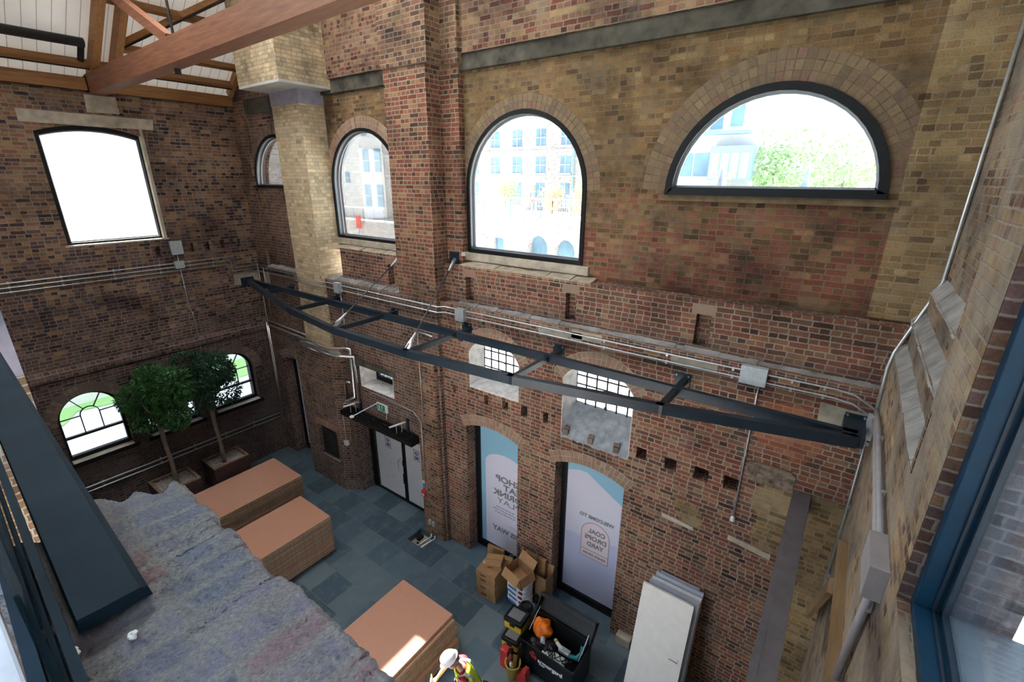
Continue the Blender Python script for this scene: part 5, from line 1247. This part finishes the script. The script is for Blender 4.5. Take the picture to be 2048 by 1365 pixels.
# contents
def blob(name, label, cat, c, r, mat, seed, sq=(1, 1, 1), amp=.12, fr_=3):
    rg = random.Random(seed); ph = [rg.uniform(0, 6) for _ in range(9)]; m = MB()
    def fn(u, v):
        th, p = 2 * PI * u, -PI / 2 + PI * v
        d = Vector((math.cos(p) * math.cos(th), math.cos(p) * math.sin(th), math.sin(p)))
        k = 1 + amp * math.sin(fr_ * th + ph[0] + 2 * p) + amp * .7 * math.sin(2 * fr_ * p + ph[1] + 3 * th) + amp * .5 * math.sin(fr_ * 4 * d.x + ph[2]) * math.cos(fr_ * 3 * d.z + ph[3])
        return (c[0] + d.x * r * sq[0] * k, c[1] + d.y * r * sq[1] * k, c[2] + d.z * r * sq[2] * k)
    m.grid(36, 22, fn); return tag(m.build(name, M[mat], smooth=True, weld=True), label, cat)
blob('carrier_bag', 'crumpled bright orange bag in the corner of the open chest', 'bag', (-3.14, -1.20, .70), .17, 'orange_b', 4, (1.05, .95, .95), .09, 4)
blob('black_bag', 'shiny black plastic bag below the orange bag in the chest', 'bag', (-3.13, -1.42, .52), .16, 'blackbag', 8, (1.1, .8, .9), .10, 5)
blob('black_bag', 'black bag in the middle of the open chest', 'bag', (-2.92, -1.32, .50), .15, 'blackbag', 9, (1, 1, 1), .10, 5)
blob('cloth', 'white rag poking out under the orange bag', 'cloth', (-3.03, -1.36, .64), .06, 'sack', 12, (.8, .8, 1.3), .14, 3)
t2 = thing('tool_case', 'long grey case lying in the chest along its front wall', 'case', (-2.75, -1.42, .3))
m = MB(); m.bev(-2.98, -2.52, -1.56, -1.36, .16, .56, .015); m.build('case_body', M['grey_p'], t2)
m = MB(); m.bev(-2.97, -2.53, -1.555, -1.365, .56, .575, .004); m.build('case_lid', M['sack'], t2)
t2 = thing('circular_saw', 'teal power saw with a curved handle at the right of the chest', 'saw', (-2.5, -1.25, .6))
m = MB(); m.tube([(-2.56, -1.30, .60), (-2.42, -1.27, .60), (-2.38, -1.18, .66), (-2.40, -1.10, .72)], [.04, .038, .028, .03], 10); m.build('saw_body', M['teal'], t2, smooth=True)
m = MB(); m.bev(-2.74, -2.54, -1.34, -1.24, .59, .65, .01); m.build('saw_guard', M['galv'], t2)
t2 = thing('angle_grinder', 'grey grinder with a yellow button among the black bags', 'grinder', (-2.8, -1.25, .6))
m = MB(); m.tube([(-2.88, -1.20, .62), (-2.74, -1.27, .63), (-2.66, -1.30, .60)], [.03, .035, .045], 10); m.build('grinder_body', M['sack'], t2, smooth=True)
m = MB(); m.lathe([(0, .03), (.02, .025), (.022, 0)], (-2.84, -1.225, .65), 10); m.build('yellow_button', M['yellow_p'], t2)
for k in range(3):
    rg = random.Random(20 + k); P = [(-2.95 + .06 * k, -1.40, .56)]
    for q in range(14): a = q * .8 + k; P.append((-2.9 + .035 * q + .05 * math.sin(a), -1.42 + .08 * math.cos(a * 1.3 + k), .60 + .025 * math.sin(a * 2)))
    m = MB(); m.tube(P, .007, 6); tag(m.build('power_cable', M['black'], smooth=True), ('looped black cable nearest the chest front', 'looped black cable over the grey case', 'looped black cable by the teal saw')[k], 'cable')
def tool_box(label, x0, x1, y0, y1, z0, z1, rot_):
    c = ((x0 + x1) / 2, (y0 + y1) / 2, z0); X = Rz(rot_, c); w_, d, hh = (x1 - x0) / 2, (y1 - y0) / 2, z1 - z0
    t = thing('tool_box', label, 'tool box', c)
    m = MB(); m.bev(-w_, w_, -d, d, .0, hh * .62, .015, M4=X); m.build('box_base', M['yellow_p'], t)
    m = MB(); m.bev(-w_ - .01, w_ + .01, -d - .01, d + .01, hh * .6, hh, .02, M4=X); l = m.build('box_lid', M['black'], t)
    m = MB(); m.bev(-w_ * .72, w_ * .72, -d * .7, d * .7, hh, hh + .008, .003, M4=X); m.build('lid_tray', M['grey_p'], l)
    m = MB(); m.bev(-.05, .05, -d - .022, -d - .005, hh * .45, hh * .7, .004, M4=X); m.build('latch', M['black'], t)
tool_box('lower black and yellow tool box against the chest', -3.74, -3.42, -1.62, -1.36, .30, .52, .10)
tool_box('upper black and yellow tool box topped by a coil of cable', -3.82, -3.46, -1.44, -1.14, .52, .76, .06)
MB().bev(-3.72, -3.40, -1.58, -1.12, 0, .30, .02).build('crate', M['black']); tag(bpy.data.objects['crate'], 'low black crate under the two yellow tool boxes', 'crate')
m = MB()
for k in range(3):
    n = 28; m.tube([(-3.62 + (.115 - .012 * k) * math.cos(2 * PI * q / n), -1.02 + (.115 - .012 * k) * math.sin(2 * PI * q / n), .70 + .025 * k + .006 * math.sin(q)) for q in range(n + 1)], .015, 7)
tag(m.build('cable_coil', M['black'], smooth=True), 'coil of black cable on a dark tub behind the upper tool box', 'cable')
m = MB(); m.lathe([(0, 0), (.13, 0), (.16, .66), (.155, .685), (.145, .66), (.12, .05), (0, .04)], (-3.62, -1.0, 0), 24); tag(m.build('tub', M['grey_p'], smooth=True), 'dark grey tub behind the upper tool box', 'tub')
t2 = thing('bucket', 'yellow bucket full of tools on the floor in front of the chest', 'bucket', (-3.37, -1.78, 0))
m = MB(); m.lathe([(0, .0), (.105, .0), (.135, .30), (.143, .30), (.143, .315), (.128, .315), (.10, .02), (0, .02)], (-3.37, -1.78, 0), 28); m.build('bucket_body', M['bucket_y'], t2, smooth=True)
m = MB(); m.tube([(-3.37 + .145 * math.cos(q), -1.78 - .03 * math.sin(q), .30 - .10 * math.sin(q)) for q in [PI * i / 12 for i in range(13)]], .005, 6); m.build('bucket_handle', M['galv'], t2)
t2 = thing('power_drill', 'dark red power drill standing head down in the yellow bucket', 'drill', (-3.42, -1.78, .3))
m = MB(); m.tube([(-3.42, -1.80, .12), (-3.43, -1.76, .34), (-3.44, -1.74, .42)], [.035, .045, .04], 10); m.build('drill_body', M['red_d'], t2, smooth=True)
m = MB(); m.tube([(-3.43, -1.74, .40), (-3.47, -1.70, .47)], [.032, .045], 10); m.build('drill_battery', M['black'], t2)
t2 = thing('gun_tool', 'silver and black applicator gun in the yellow bucket', 'tool', (-3.36, -1.82, .3))
m = MB(); m.tube([(-3.36, -1.82, .06), (-3.37, -1.84, .36)], .032, 10); m.build('barrel', M['galv'], t2, smooth=True)
m = MB(); m.tube([(-3.31, -1.76, .08), (-3.28, -1.70, .62), (-3.27, -1.66, .72)], [.02, .03, .04], 8); tag(m.build('pry_bar', M['black'], smooth=True), 'black handled tool leaning from the bucket to the chest', 'tool')
t2 = thing('tool_case', 'bright red plastic case with a step outline beside the bucket', 'case', (-3.2, -1.75, 0))
m = MB(); m.prism([(-3.26, 0), (-3.10, 0), (-3.06, .16), (-3.08, .32), (-3.16, .32), (-3.17, .22), (-3.24, .20)], FB, -1.84, -1.70); m.build('case_body', M['red_p'], t2)
m = MB(); m.bev(-3.15, -3.09, -1.80, -1.74, .32, .345, .006); m.build('case_handle', M['red_p'], t2)
MB().bev(-3.66, -3.50, -1.78, -1.64, 0, .42, .02).build('petrol_can', M['red_p']); tag(bpy.data.objects['petrol_can'], 'red can standing behind the yellow bucket', 'can')

# ================================================================== LEANING DOORS
def lean_door(label, x0, x1, yb, H, yt, mat, name='door_leaf', handle=False, zrot=0.0):
    """a door leaf standing on the floor at y=yb and leaning back to y=yt at height about H"""
    ang = math.asin(max(-1, min(1, (yt - yb) / H)))
    t = thing('spare_door', label, 'door', (x0, yb, 0))
    X = Matrix.Translation((x0, yb, 0)) @ Matrix.Rotation(zrot, 4, 'Z') @ Matrix.Rotation(-ang, 4, 'X')
    w_ = x1 - x0
    m = MB(); m.box(0, w_, 0, .044, 0, H, 0, M4=X)
    o = m.build(name, [M[mat], M['edge_w']], t)
    for k, p in enumerate(o.data.polygons): p.material_index = 0 if k in (0, 1, 2, 3) or True else 1
    m = MB(); m.box(w_, w_ + .003, .001, .043, 0, H, 0, M4=X); m.build('door_edge', M['edge_w'], t)
    if handle:
        m = MB(); P = lambda x, y, z: X @ Vector((x, y, z))
        m.lathe([(0, -.012), (.026, -.012), (.026, 0)], P(w_ - .06, 0, 1.02), 14, M4=Matrix.Rotation(PI / 2, 4, 'X'))
        m.tube([P(w_ - .06, 0, 1.02), P(w_ - .06, -.05, 1.02), P(w_ - .19, -.05, 1.02)], .009, 8); m.build('lever_handle', M['chrome'], t)
    return t
lean_door('front cream flush door with a lever handle leaning on the brick wall', -1.72, -.91, -.86, 2.02, -.40, 'cream', handle=True)
lean_door('pale grey door leaning directly behind the front cream door', -1.66, -.86, -.74, 2.02, -.28, 'greydoor')
lean_door('third door in the leaning pile, pale with a brown edge', -1.64, -.85, -.66, 2.03, -.21, 'white')
lean_door('fourth door in the leaning pile showing a blue grey top', -1.61, -.85, -.53, 2.06, -.12, 'greydoor')
lean_door('rearmost and highest door of the pile against the bricks', -1.56, -.93, -.38, 2.03, -.055, 'greydoor')
MB().bev(-2.18, -1.9, -.16, -.001, 0, .2, .02).build('stone_plinth', M['stone']); tag(bpy.data.objects['stone_plinth'], 'worn stone block at the wall foot left of the leaning doors', 'stone')

# ---- chips of mortar on the broken wall top
for k, (x, y, z, r, lab) in enumerate(((-1.38, -6.35, 7.07, .014, 'small white mortar chip lying on the broken wall top'), (-1.57, -6.47, 7.07, .016, 'white rubble chip beside the end of the dark metal sill'), (-1.45, -6.46, 7.07, .017, 'largest white rubble chip below the end of the dark sill'))):
    blob('mortar_chip', lab, 'rubble', (x, y, z), r, 'limewash', 30 + k, (1.1, .8, .6), .18, 2)

# ================================================================== THE WORKER
def skin(name, V, E_, mat, parent, sub=2):
    me = bpy.data.meshes.new(name); off = parent_off(parent)
    me.from_pydata([tuple(Vector(v[0]) - off) for v in V], E_, []); o = bpy.data.objects.new(name, me); COL.objects.link(o); o.parent = parent
    md = o.modifiers.new('skin', 'SKIN'); md.use_smooth_shade = True; md.branch_smoothing = .4
    for k, v in enumerate(V):
        r = v[1]; me.skin_vertices[0].data[k].radius = (r, r) if isinstance(r, (int, float)) else r
        me.skin_vertices[0].data[k].use_root = (k == 0)
    sb = o.modifiers.new('sub', 'SUBSURF'); sb.levels = sub; sb.render_levels = sub
    me.materials.append(M[mat]); return o
F_ = Vector((-.80, -.60, 0)); Lf = Vector((.60, -.80, 0)); B0 = Vector((-3.30, -2.86, 0))
def at(f, l, z): return B0 + F_ * f + Lf * l + Vector((0, 0, z))
P = thing('person', 'person in a white helmet and hi-vis vest bending over work at the photo bottom', 'person', B0)
nodes, edges = [], []
def nod(p, r): nodes.append((p, r)); return len(nodes) - 1
def chain(a, *pts):
    for p, r in pts: b = nod(p, r); edges.append((a, b)); a = b
    return a
pel = nod(at(0, 0, .93), (.15, .11))
ch = chain(pel, (at(.05, 0, 1.12), (.14, .10)), (at(.13, 0, 1.30), (.155, .11)), (at(.17, 0, 1.40), (.11, .085)))
nk = chain(ch, (at(.215, 0, 1.475), .055), (at(.26, 0, 1.53), .052))
for s in (-1, 1):
    hip = chain(pel, (at(-.02, s * .10, .86), .085), (at(.02, s * .12, .48), .06), (at(-.03, s * .13, .12), .045), (at(-.03, s * .13, .05), .045), (at(.12, s * .14, .035), .035))
HP = {}
# right arm (far side) stretched out forwards, left arm folded across
for s, el, wr in ((-1, at(.42, -.26, 1.20), at(.56, -.06, 1.16)), (1, at(.26, .30, 1.16), at(.38, .08, 1.12))):
    sh = chain(ch, (at(.16, s * .17, 1.385), .06), (at(.19, s * .205, 1.345), .052), (el, .042), (el.lerp(wr, .5), .038), (wr, .026))
    d = (wr - el).normalized(); sd = d.cross(Vector((0, 0, 1))).normalized() * s
    palm = chain(sh, (wr + d * .05, (.036, .018)), (wr + d * .085, (.038, .016)))
    for k, (o_, L) in enumerate(((-.028, .07), (-.010, .082), (.010, .078), (.027, .062))):
        a0 = wr + d * .088 + sd * o_; c1 = a0 + d * L * .5 + Vector((0, 0, -.012)); c2 = a0 + d * L * .85 + Vector((0, 0, -.036))
        chain(palm, (a0 + d * .012, .0098), (c1, .009), (c2, .0075))
    tb = wr + d * .035 - sd * .034
    chain(palm - 1, (tb, .012), (tb + d * .03 - sd * .018 + Vector((0, 0, -.012)), .0105), (tb + d * .058 - sd * .012 + Vector((0, 0, -.024)), .0085))
    HP[s] = wr + d * .12
body = skin('body', nodes, edges, 'skin', P)
# head with a face: lofted profile, leaning forward
hc = at(.325, 0, 1.60); tilt = math.radians(38)
upv = (Vector((0, 0, 1)) * math.cos(tilt) + F_ * math.sin(tilt)); fw = (F_ * math.cos(tilt) - Vector((0, 0, 1)) * math.sin(tilt))
def hpt(f, l, u): return hc + fw * f + Lf * l + upv * u
m = MB()
prof = [(-.125, .035, .045, .01), (-.105, .052, .058, .028), (-.07, .066, .082, .022), (-.03, .074, .094, .012), (.01, .078, .099, .004), (.05, .077, .100, 0), (.085, .066, .086, -.004), (.11, .04, .055, -.008), (.12, .012, .016, -.01)]
nn = 24; vs = []
for u, wl, df, of in prof:
    for q in range(nn):
        a = 2 * PI * q / nn; f = of + df * math.cos(a); l = wl * math.sin(a)
        if abs(a) < .3 or a > 2 * PI - .3: f += {-.07: .012, -.03: .026, .01: .012}.get(u, 0) * math.cos(a * 4)
        vs.append(hpt(f, l, u))
fs = [(k * nn + q, k * nn + (q + 1) % nn, (k + 1) * nn + (q + 1) % nn, (k + 1) * nn + q) for k in range(len(prof) - 1) for q in range(nn)]
m.add(vs, fs + [tuple(range(nn))]); hd = m.build('head', M['skin'], P, smooth=True)
for s in (-1, 1):
    m = MB(); m.lathe([(0, -.012), (.022, -.010), (.030, .0), (.024, .01), (0, .006)], hpt(-.005, s * .08, -.01), 12, M4=Matrix.Rotation(PI / 2, 4, 'Y') @ Matrix.Rotation(s * .5, 4, 'X')); m.build('ear', M['skin'], hd, smooth=True)
    m = MB(); m.lathe([(0, -.011), (.010, -.006), (.011, .003), (0, .010)], hpt(.093, s * .032, .015), 10); m.build('eye', M['white'], hd, smooth=True)
m = MB(); m.tube([hpt(.095, -.024, -.072), hpt(.103, 0, -.070), hpt(.095, .024, -.072)], .006, 8); m.build('mouth', M['red_d'], hd, smooth=True)
m = MB(); m.tube([hpt(-.085, -.05, -.03), hpt(-.098, 0, -.035), hpt(-.085, .05, -.03)], .022, 8); m.build('hair', M['hair'], hd, smooth=True)
# helmet: shell, brim and peak
m = MB(); HX = Matrix((( *Lf, 0), (*fw, 0), (*upv, 0), (0, 0, 0, 1))).transposed()
def hel(u, v):
    th, p = 2 * PI * u, (PI / 2) * v
    r = math.cos(p); f = .140 * r * math.cos(th); l = .112 * r * math.sin(th); z = .045 + .125 * math.sin(p) ** .9
    rib = .006 if abs(l) < .02 and v > .2 else 0
    return hpt(f, l, z + rib)
m.grid(36, 12, hel); sh_ = m.build('helmet_shell', M['hat'], P, smooth=True, weld=True)
m = MB()
o_ = []; i_ = []
for q in range(36):
    th = 2 * PI * q / 36; pk = max(0, math.cos(th)) ** 3 * .05
    o_.append(((.152 + pk) * math.cos(th), .122 * math.sin(th))); i_.append((.136 * math.cos(th), .108 * math.sin(th)))
m.ring(o_, i_, lambda a, b, d: hpt(a, b, d - max(0, a - .12) * .35), .038, .048); m.build('helmet_brim', M['hat'], sh_, smooth=True)
# clothes
sv, se = [], []
def cn(p, r): sv.append((p, r)); return len(sv) - 1
a = cn(at(0, 0, .92), (.168, .128)); 
for q in ((at(.05, 0, 1.12), (.158, .118)), (at(.13, 0, 1.30), (.170, .125)), (at(.17, 0, 1.41), (.125, .10)), (at(.20, 0, 1.455), .068)):
    b_ = cn(*q); se.append((a, b_)); a = b_
top = 3
for s, el in ((-1, at(.42, -.26, 1.20)), (1, at(.26, .30, 1.16))):
    b_ = cn(at(.16, s * .17, 1.385), .078); se.append((3, b_)); c_ = cn(at(.19, s * .21, 1.34), .072); se.append((b_, c_)); d_ = cn(at(.19, s * .21, 1.34).lerp(el, .75), .062); se.append((c_, d_))
skin('shirt', sv, se, 'shirt', P)
m = MB()          # vest shell, front and back, with armholes left open
rings = [(0, .90, .190, .150), (.05, 1.10, .182, .140), (.10, 1.22, .186, .142), (.135, 1.32, .182, .142), (.165, 1.41, .150, .125), (.185, 1.455, .105, .098)]
vs = []; nn = 28
for f, z, wl, df in rings:
    for q in range(nn): a = 2 * PI * q / nn; vs.append(at(f + df * math.cos(a), wl * math.sin(a), z))
fs = [(k * nn + q, k * nn + (q + 1) % nn, (k + 1) * nn + (q + 1) % nn, (k + 1) * nn + q) for k in range(len(rings) - 1) for q in range(nn)
      if not (k in (2, 3) and abs(math.sin(2 * PI * (q + .5) / nn)) > .80)]
m.add(vs, fs); vst = m.build('vest', M['vest'], P, smooth=True)
md = vst.modifiers.new('s', 'SOLIDIFY'); md.thickness = .006
m = MB()
def hoop(f, z, wl, df, hh):
    o1 = [(math.cos(2 * PI * q / nn), math.sin(2 * PI * q / nn)) for q in range(nn)]
    for q in range(nn):
        a, b = o1[q], o1[(q + 1) % nn]; g = lambda c, zz: at(f + (df + .006) * c[0], (wl + .006) * c[1], zz)
        m.add([g(a, z), g(b, z), g(b, z + hh), g(a, z + hh)], [(0, 1, 2, 3)])
hoop(.02, 1.0, .186, .146, .055); m.build('reflective_band', M['tape_r'], vst)
for s in (-1, 1):
    m = MB()
    for q in range(7):
        k0, k1 = q / 7, (q + 1) / 7
        def g(k, w_): th = -PI * .42 + PI * .84 * k; return at(.14 + .15 * math.sin(th), s * (.085 + w_), 1.30 + .165 * math.cos(th))
        m.add([g(k0, 0), g(k1, 0), g(k1, .05), g(k0, .05)], [(0, 1, 2, 3)])
    m.build('reflective_strap', M['tape_r'], vst)
tv, te = [(at(0, 0, .95), (.165, .13))], []
for s in (-1, 1):
    a = 0
    for q in ((at(-.02, s * .10, .84), .105), (at(.02, s * .12, .48), .082), (at(-.02, s * .13, .10), .07)): tv.append(q); te.append((a, len(tv) - 1)); a = len(tv) - 1
skin('trousers', tv, te, 'trousers', P)
for s in (-1, 1):
    m = MB(); X = Rz(math.atan2(F_.y, F_.x), at(.04, s * .13, 0)); m.bev(-.14, .16, -.055, .055, 0, .10, .03, M4=X); m.build('boot', M['black'], P, smooth=True)
q = HP[-1]
m = MB(); m.tube([q + Vector((0, 0, -.10)), q + Vector((-.01, .01, .05)), q + Vector((-.015, .02, .19))], [.018, .03, .006], 8); tag(m.build('sealant_tube', M['hat'], smooth=True), 'pointed white tube held up in the worker hand', 'tube')

# ================================================================== OUTSIDE
g = MB(); g.box(-60, 60, -60, 90, -.3, -.21); struct(g.build('floor_outside', M['pave']))
t = thing('white_building', 'white building with pale windows filling the view through the big left window', 'building', (-26, -3, 0))
m = MB(); m.box(-31, -23.2, -22, 8, -.21, 11.6); m.build('building_wall', M['pave'], t)
for y in (-8.2, -6.4, -4.6, -2.8, -1.0):
    for z in (5.9, 8.2): MB().box(-23.22, -23.18, y, y + .8, z, z + 1.2).build('pale_window', M['render_w'], t)
m = MB(); m.prism([(-21.6, -9), (-21.6, -4.0), (-22.6, -3.4), (-22.3, -2.2), (-21.2, -1.7), (-22.0, .2), (-21.0, .9), (-21.0, 6), (-23.2, 6), (-23.2, -9)], lambda u, v, d: (u, v, d), -.2, -.15)
tag(m.build('lawn', M['lawn']), 'bright green lawn outside beyond the low arched windows', 'lawn')
# warehouse opposite with three rows of sash windows
t = thing('warehouse', 'pale brick warehouse with rows of sash windows seen through the round arched windows', 'building', (-22, 22, 0))
m = MB(); m.box(-34.5, -9.5, 22, 30, 0, 11.7); m.build('warehouse_wall', M['out_brick'], t)
m = MB(); m.bev(-34.6, -9.4, 21.8, 30.2, 11.7, 11.95, .05); m.build('cornice', M['render_w'], t)
m = MB(); m.bev(-34.5, -9.5, 21.94, 22.1, 9.92, 10.06, .02); m.bev(-34.5, -9.5, 21.95, 22.1, 8.35, 8.45, .02); m.build('string_course', M['render_w'], t)
def sash(x, z, w_=.78, h=1.05):
    m = MB(); m.box(x - w_ / 2, x + w_ / 2, 21.98, 22.02, z - h / 2, z + h / 2); f = m.build('sash_window', M['winblue'], t)
    m = MB(); m.box(x - w_ / 2, x + w_ / 2, 21.93, 21.98, z - .025, z + .025); m.box(x - .02, x + .02, 21.95, 21.98, z - h / 2, z + h / 2); m.box(x - w_ / 2 - .05, x + w_ / 2 + .05, 21.9, 22, z - h / 2 - .1, z - h / 2); m.build('sash_bar', M['render_w'], f)
for k in range(6):
    x = -24.2 + 1.95 * k
    sash(x, 10.82); sash(x, 9.10)
    if k != 1: sash(x, 7.2, .72, 1.5)
m = MB(); m.tube([(-15.75, 21.9, 6.2), (-15.75, 21.9, 11.6)], .06, 8); m.build('drain_pipe', M['out_frame'], t)
# terrace in front of it, with arches below
m = MB()
te_ = holed(rect(-19.5, -9.5, 0, 6.15), [arch(-14.95, -13.6, .01, 4.6, .66), arch(-13.2, -11.9, .01, 4.5, .65), arch(-17.3, -16.6, .01, 4.9, .05)], lambda u, v, d: (u, d, v), 15.5, 16.3)
te_.box(-19.5, -9.5, 16.3, 22, 0, 6.15); o = te_.build('terrace', M['out_brick']); tag(o, 'pale brick terrace with two arches in front of the warehouse', 'terrace')
m = MB(); m.box(-15.4, -11.5, 16.0, 16.25, 0, 5.4); m.box(-17.5, -16.4, 15.7, 16.0, 0, 5.2); m.build('arch_glazing', M['winblue'], o)
for k, (xa, xb, za, zb) in enumerate(((-19.3, -15.35, 6.15, 7.2), (-15.2, -9.6, 6.15, 7.2))):
    r = thing('terrace_railing', '%s run of white railing along the terrace edge outside' % ('left', 'right')[k], 'railing', (xa, 15.8, za))
    m = MB(); m.tube([(xa, 15.8, zb), (xb, 15.8, zb)], .035, 6); m.tube([(xa, 15.8, za + .1), (xb, 15.8, za + .1)], .025, 6); m.build('hand_rail', M['white'], r)
    n = int((xb - xa) / .9)
    for q in range(n + 1): x = xa + (xb - xa) * q / n; MB().tube([(x, 15.8, za), (x, 15.8, zb)], .025, 6).build('railing_post', M['winblue' if q % 2 else 'white'], r)
    m = MB()
    for q in range(n * 7): x = xa + (xb - xa) * q / (n * 7); m.box(x - .006, x + .006, 15.79, 15.81, za + .1, zb)
    m.build('baluster', M['white'], r)['kind'] = 'stuff'
for x, y, z, r, mat, lab in ((-19.9, 20.0, 7.3, 1.0, 'foliage_l', 'pale green shrub on the terrace outside the middle window'), (-15.8, 19.5, 7.1, .8, 'foliage_p', 'straw coloured bush on the terrace outside'), (-13.2, 18.5, 7.0, .8, 'foliage_l', 'green bush at the right of the terrace outside')):
    t2 = thing('terrace_shrub', lab, 'shrub', (x, y, 6.15))
    foliage_mesh((x, y, z), r, r, r * 1.1, 1100, int(-x * 10), .16).build('foliage', M[mat], t2)
    MB().tube([(x, y, 6.15), (x, y, z)], .05, 6).build('stem', M['bark'], t2)
# small figure on the terrace
p2 = thing('person', 'distant person in a dark top standing at the terrace railing outside', 'person', (-15.45, 16.9, 6.15))
def q2(a, b, c): return Vector((-15.45 + a, 16.9 + b, 6.15 + c))
V = [(q2(0, 0, .95), (.15, .11)), (q2(0, 0, 1.2), (.15, .11)), (q2(0, 0, 1.42), (.13, .09)), (q2(0, 0, 1.52), .055), (q2(0, 0, 1.62), .09), (q2(0, 0, 1.72), .085)]
E2 = [(0, 1), (1, 2), (2, 3), (3, 4), (4, 5)]
for s in (-1, 1):
    n0 = len(V); V += [(q2(s * .1, 0, .85), .09), (q2(s * .11, 0, .45), .065), (q2(s * .11, 0, .08), .045), (q2(s * .11, -.12, .04), .04)]; E2 += [(0, n0), (n0, n0 + 1), (n0 + 1, n0 + 2), (n0 + 2, n0 + 3)]
    n0 = len(V); V += [(q2(s * .2, 0, 1.38), .055), (q2(s * .25, -.03, 1.1), .045), (q2(s * .2, -.15, .92), .035)]; E2 += [(2, n0), (n0, n0 + 1), (n0 + 1, n0 + 2)]
skin('body', V, E2, 'skin', p2, 1)
skin('jacket', [(q2(0, 0, .9), (.18, .14)), (q2(0, 0, 1.2), (.175, .13)), (q2(0, 0, 1.42), (.15, .11))] + [(q2(s * .21, 0, 1.38), .07) for s in (-1, 1)] + [(q2(s * .25, -.02, 1.1), .06) for s in (-1, 1)], [(0, 1), (1, 2), (2, 3), (2, 4), (3, 5), (4, 6)], 'slate_p', p2, 1)
skin('trousers', [(q2(0, 0, .95), (.16, .12))] + [(q2(s * .1, 0, .82), .1) for s in (-1, 1)] + [(q2(s * .11, 0, .12), .07) for s in (-1, 1)], [(0, 1), (0, 2), (1, 3), (2, 4)], 'slate_p', p2, 1)
# gabled house beyond window 2
t = thing('gabled_house', 'pale gabled house with tall windows outside the second arched window', 'building', (-39, 22, 0))
m = MB(); m.prism([(-46, 0), (-34.6, 0), (-34.6, 11.9), (-37.4, 13.4), (-40, 9.6), (-46, 9.6)], lambda u, v, d: (u, d, v), 21.99, 30); m.build('house_wall', M['render_w'], t)
for x, z, w_, h in ((-36.9, 9.65, .8, 1.9), (-35.3, 9.65, .8, 1.9), (-37.0, 6.7, .8, 1.9), (-35.3, 6.7, .8, 1.9), (-36.9, 12.1, .7, .8), (-39.8, 8.25, .6, .95), (-41.2, 8.3, .6, .9)):
    m = MB(); m.box(x - w_ / 2, x + w_ / 2, 21.93, 22, z - h / 2, z + h / 2); f = m.build('sash_window', M['winblue'], t)
    m = MB(); m.box(x - w_ / 2, x + w_ / 2, 21.9, 21.93, z - .03, z + .03); m.build('sash_bar', M['render_w'], f)
r = thing('yard_railing', 'long white railing outside the second arched window', 'railing', (-38, 20.3, 4.6))
m = MB(); m.tube([(-44, 20.3, 5.75), (-33, 20.3, 5.7)], .05, 6); m.build('hand_rail', M['white'], r)
for q in range(9): x = -44 + 1.375 * q; MB().tube([(x, 20.3, 4.6), (x, 20.3, 5.72)], .035, 6).build('railing_post', M['winblue'], r)
m = MB(); m.box(-46, -31, 20.1, 22, 0, 4.6); tag(m.build('retaining_wall', M['out_brick']), 'pale retaining wall below the railing outside the second window', 'wall')
t2 = thing('banner_sign', 'red and white upright sign outside the second arched window', 'sign', (-35.6, 19.7, 2.6))
m = MB(); m.box(-36.0, -35.35, 19.6, 19.68, 4.0, 5.1); m.build('red_panel', M['red_p'], t2); m = MB(); m.box(-35.75, -35.65, 19.62, 19.66, -.21, 4.05); m.build('post', M['winblue'], t2)
# glazed building and gables beyond the half-round window
t = thing('glazed_block', 'white block with blue grey glazed bays outside the half-round window', 'building', (-8, 22.5, 0))
m = MB(); m.box(-9.4, -5.2, 22.3, 30, 0, 13.5); m.build('block_wall', M['render_w'], t)
m = MB(); m.box(-7.25, -5.15, 21.5, 22.3, 8.2, 9.9); m.build('bay_frame', M['out_frame'], t)
m = MB()
for k in range(4): m.box(-7.12 + .48 * k, -6.74 + .48 * k, 21.46, 21.52, 8.3, 9.55)
m.build('bay_glass', M['foliage_l'], t)
m = MB(); m.box(-9.0, -8.35, 22.24, 22.32, 8.4, 9.6); m.box(-8.25, -7.45, 22.24, 22.32, 8.4, 9.6); m.box(-6.6, -6.0, 22.24, 22.32, 10.9, 12.2); m.box(-7.6, -7.0, 22.24, 22.32, 10.8, 11.8); m.build('block_window', M['winblue'], t)
m = MB(); m.box(-8.0, -5.5, 21.6, 22.3, 10.50, 10.62); m.build('balcony', M['out_frame'], t)
for k, (x, w_) in enumerate(((-3.64, .30), (-1.46, .40), (.15, .5))):
    m = MB(); m.prism([(x - w_ * .45, 7.2), (x + w_ * .35, 7.2), (x + .06, 8.54), (x - .0, 8.54)], lambda u, v, d: (u, d, v), 9.0, 9.5)
    t2 = tag(m.build('roof_fin', M['slate_p']), '%s dark pointed roof fin at the foot of the half-round window view' % ('left', 'middle', 'right')[k], 'roof fin')
m = MB(); m.box(-9.4, 6, 12, 21, 6.8, 7.9); tag(m.build('roof_terrace', M['render_w']), 'white roof terrace parapet outside the half-round window', 'terrace')
for x, y, z, r, lab in ((-1.2, 26, 8.2, 2.2, 'pale tree mass at the right outside the half-round window'), (-6.3, 20.6, 8.3, .35, 'small round shrub in front of the glazed bay outside'), (-4.4, 24, 9.0, 1.8, 'pale tree beside the glazed block outside')):
    t2 = thing('far_tree', lab, 'tree', (x, y, 6.8)); foliage_mesh((x, y, z), r * 1.5, r, r, 1500 if r > 1 else 300, int(y * 7 - x), .3 if r > 1 else .12).build('foliage', M['foliage_l'], t2)
    MB().tube([(x, y, z - r - .6), (x, y, z)], .08, 6).build('stem', M['bark'], t2)
m = MB(); m.box(-16.2, -15.2, 1.0, 2.2, 0, 9.4); tag(m.build('outer_brick_pier', M['out_brick']), 'sunny brick pier outside the small arched window behind the chimney', 'pier')
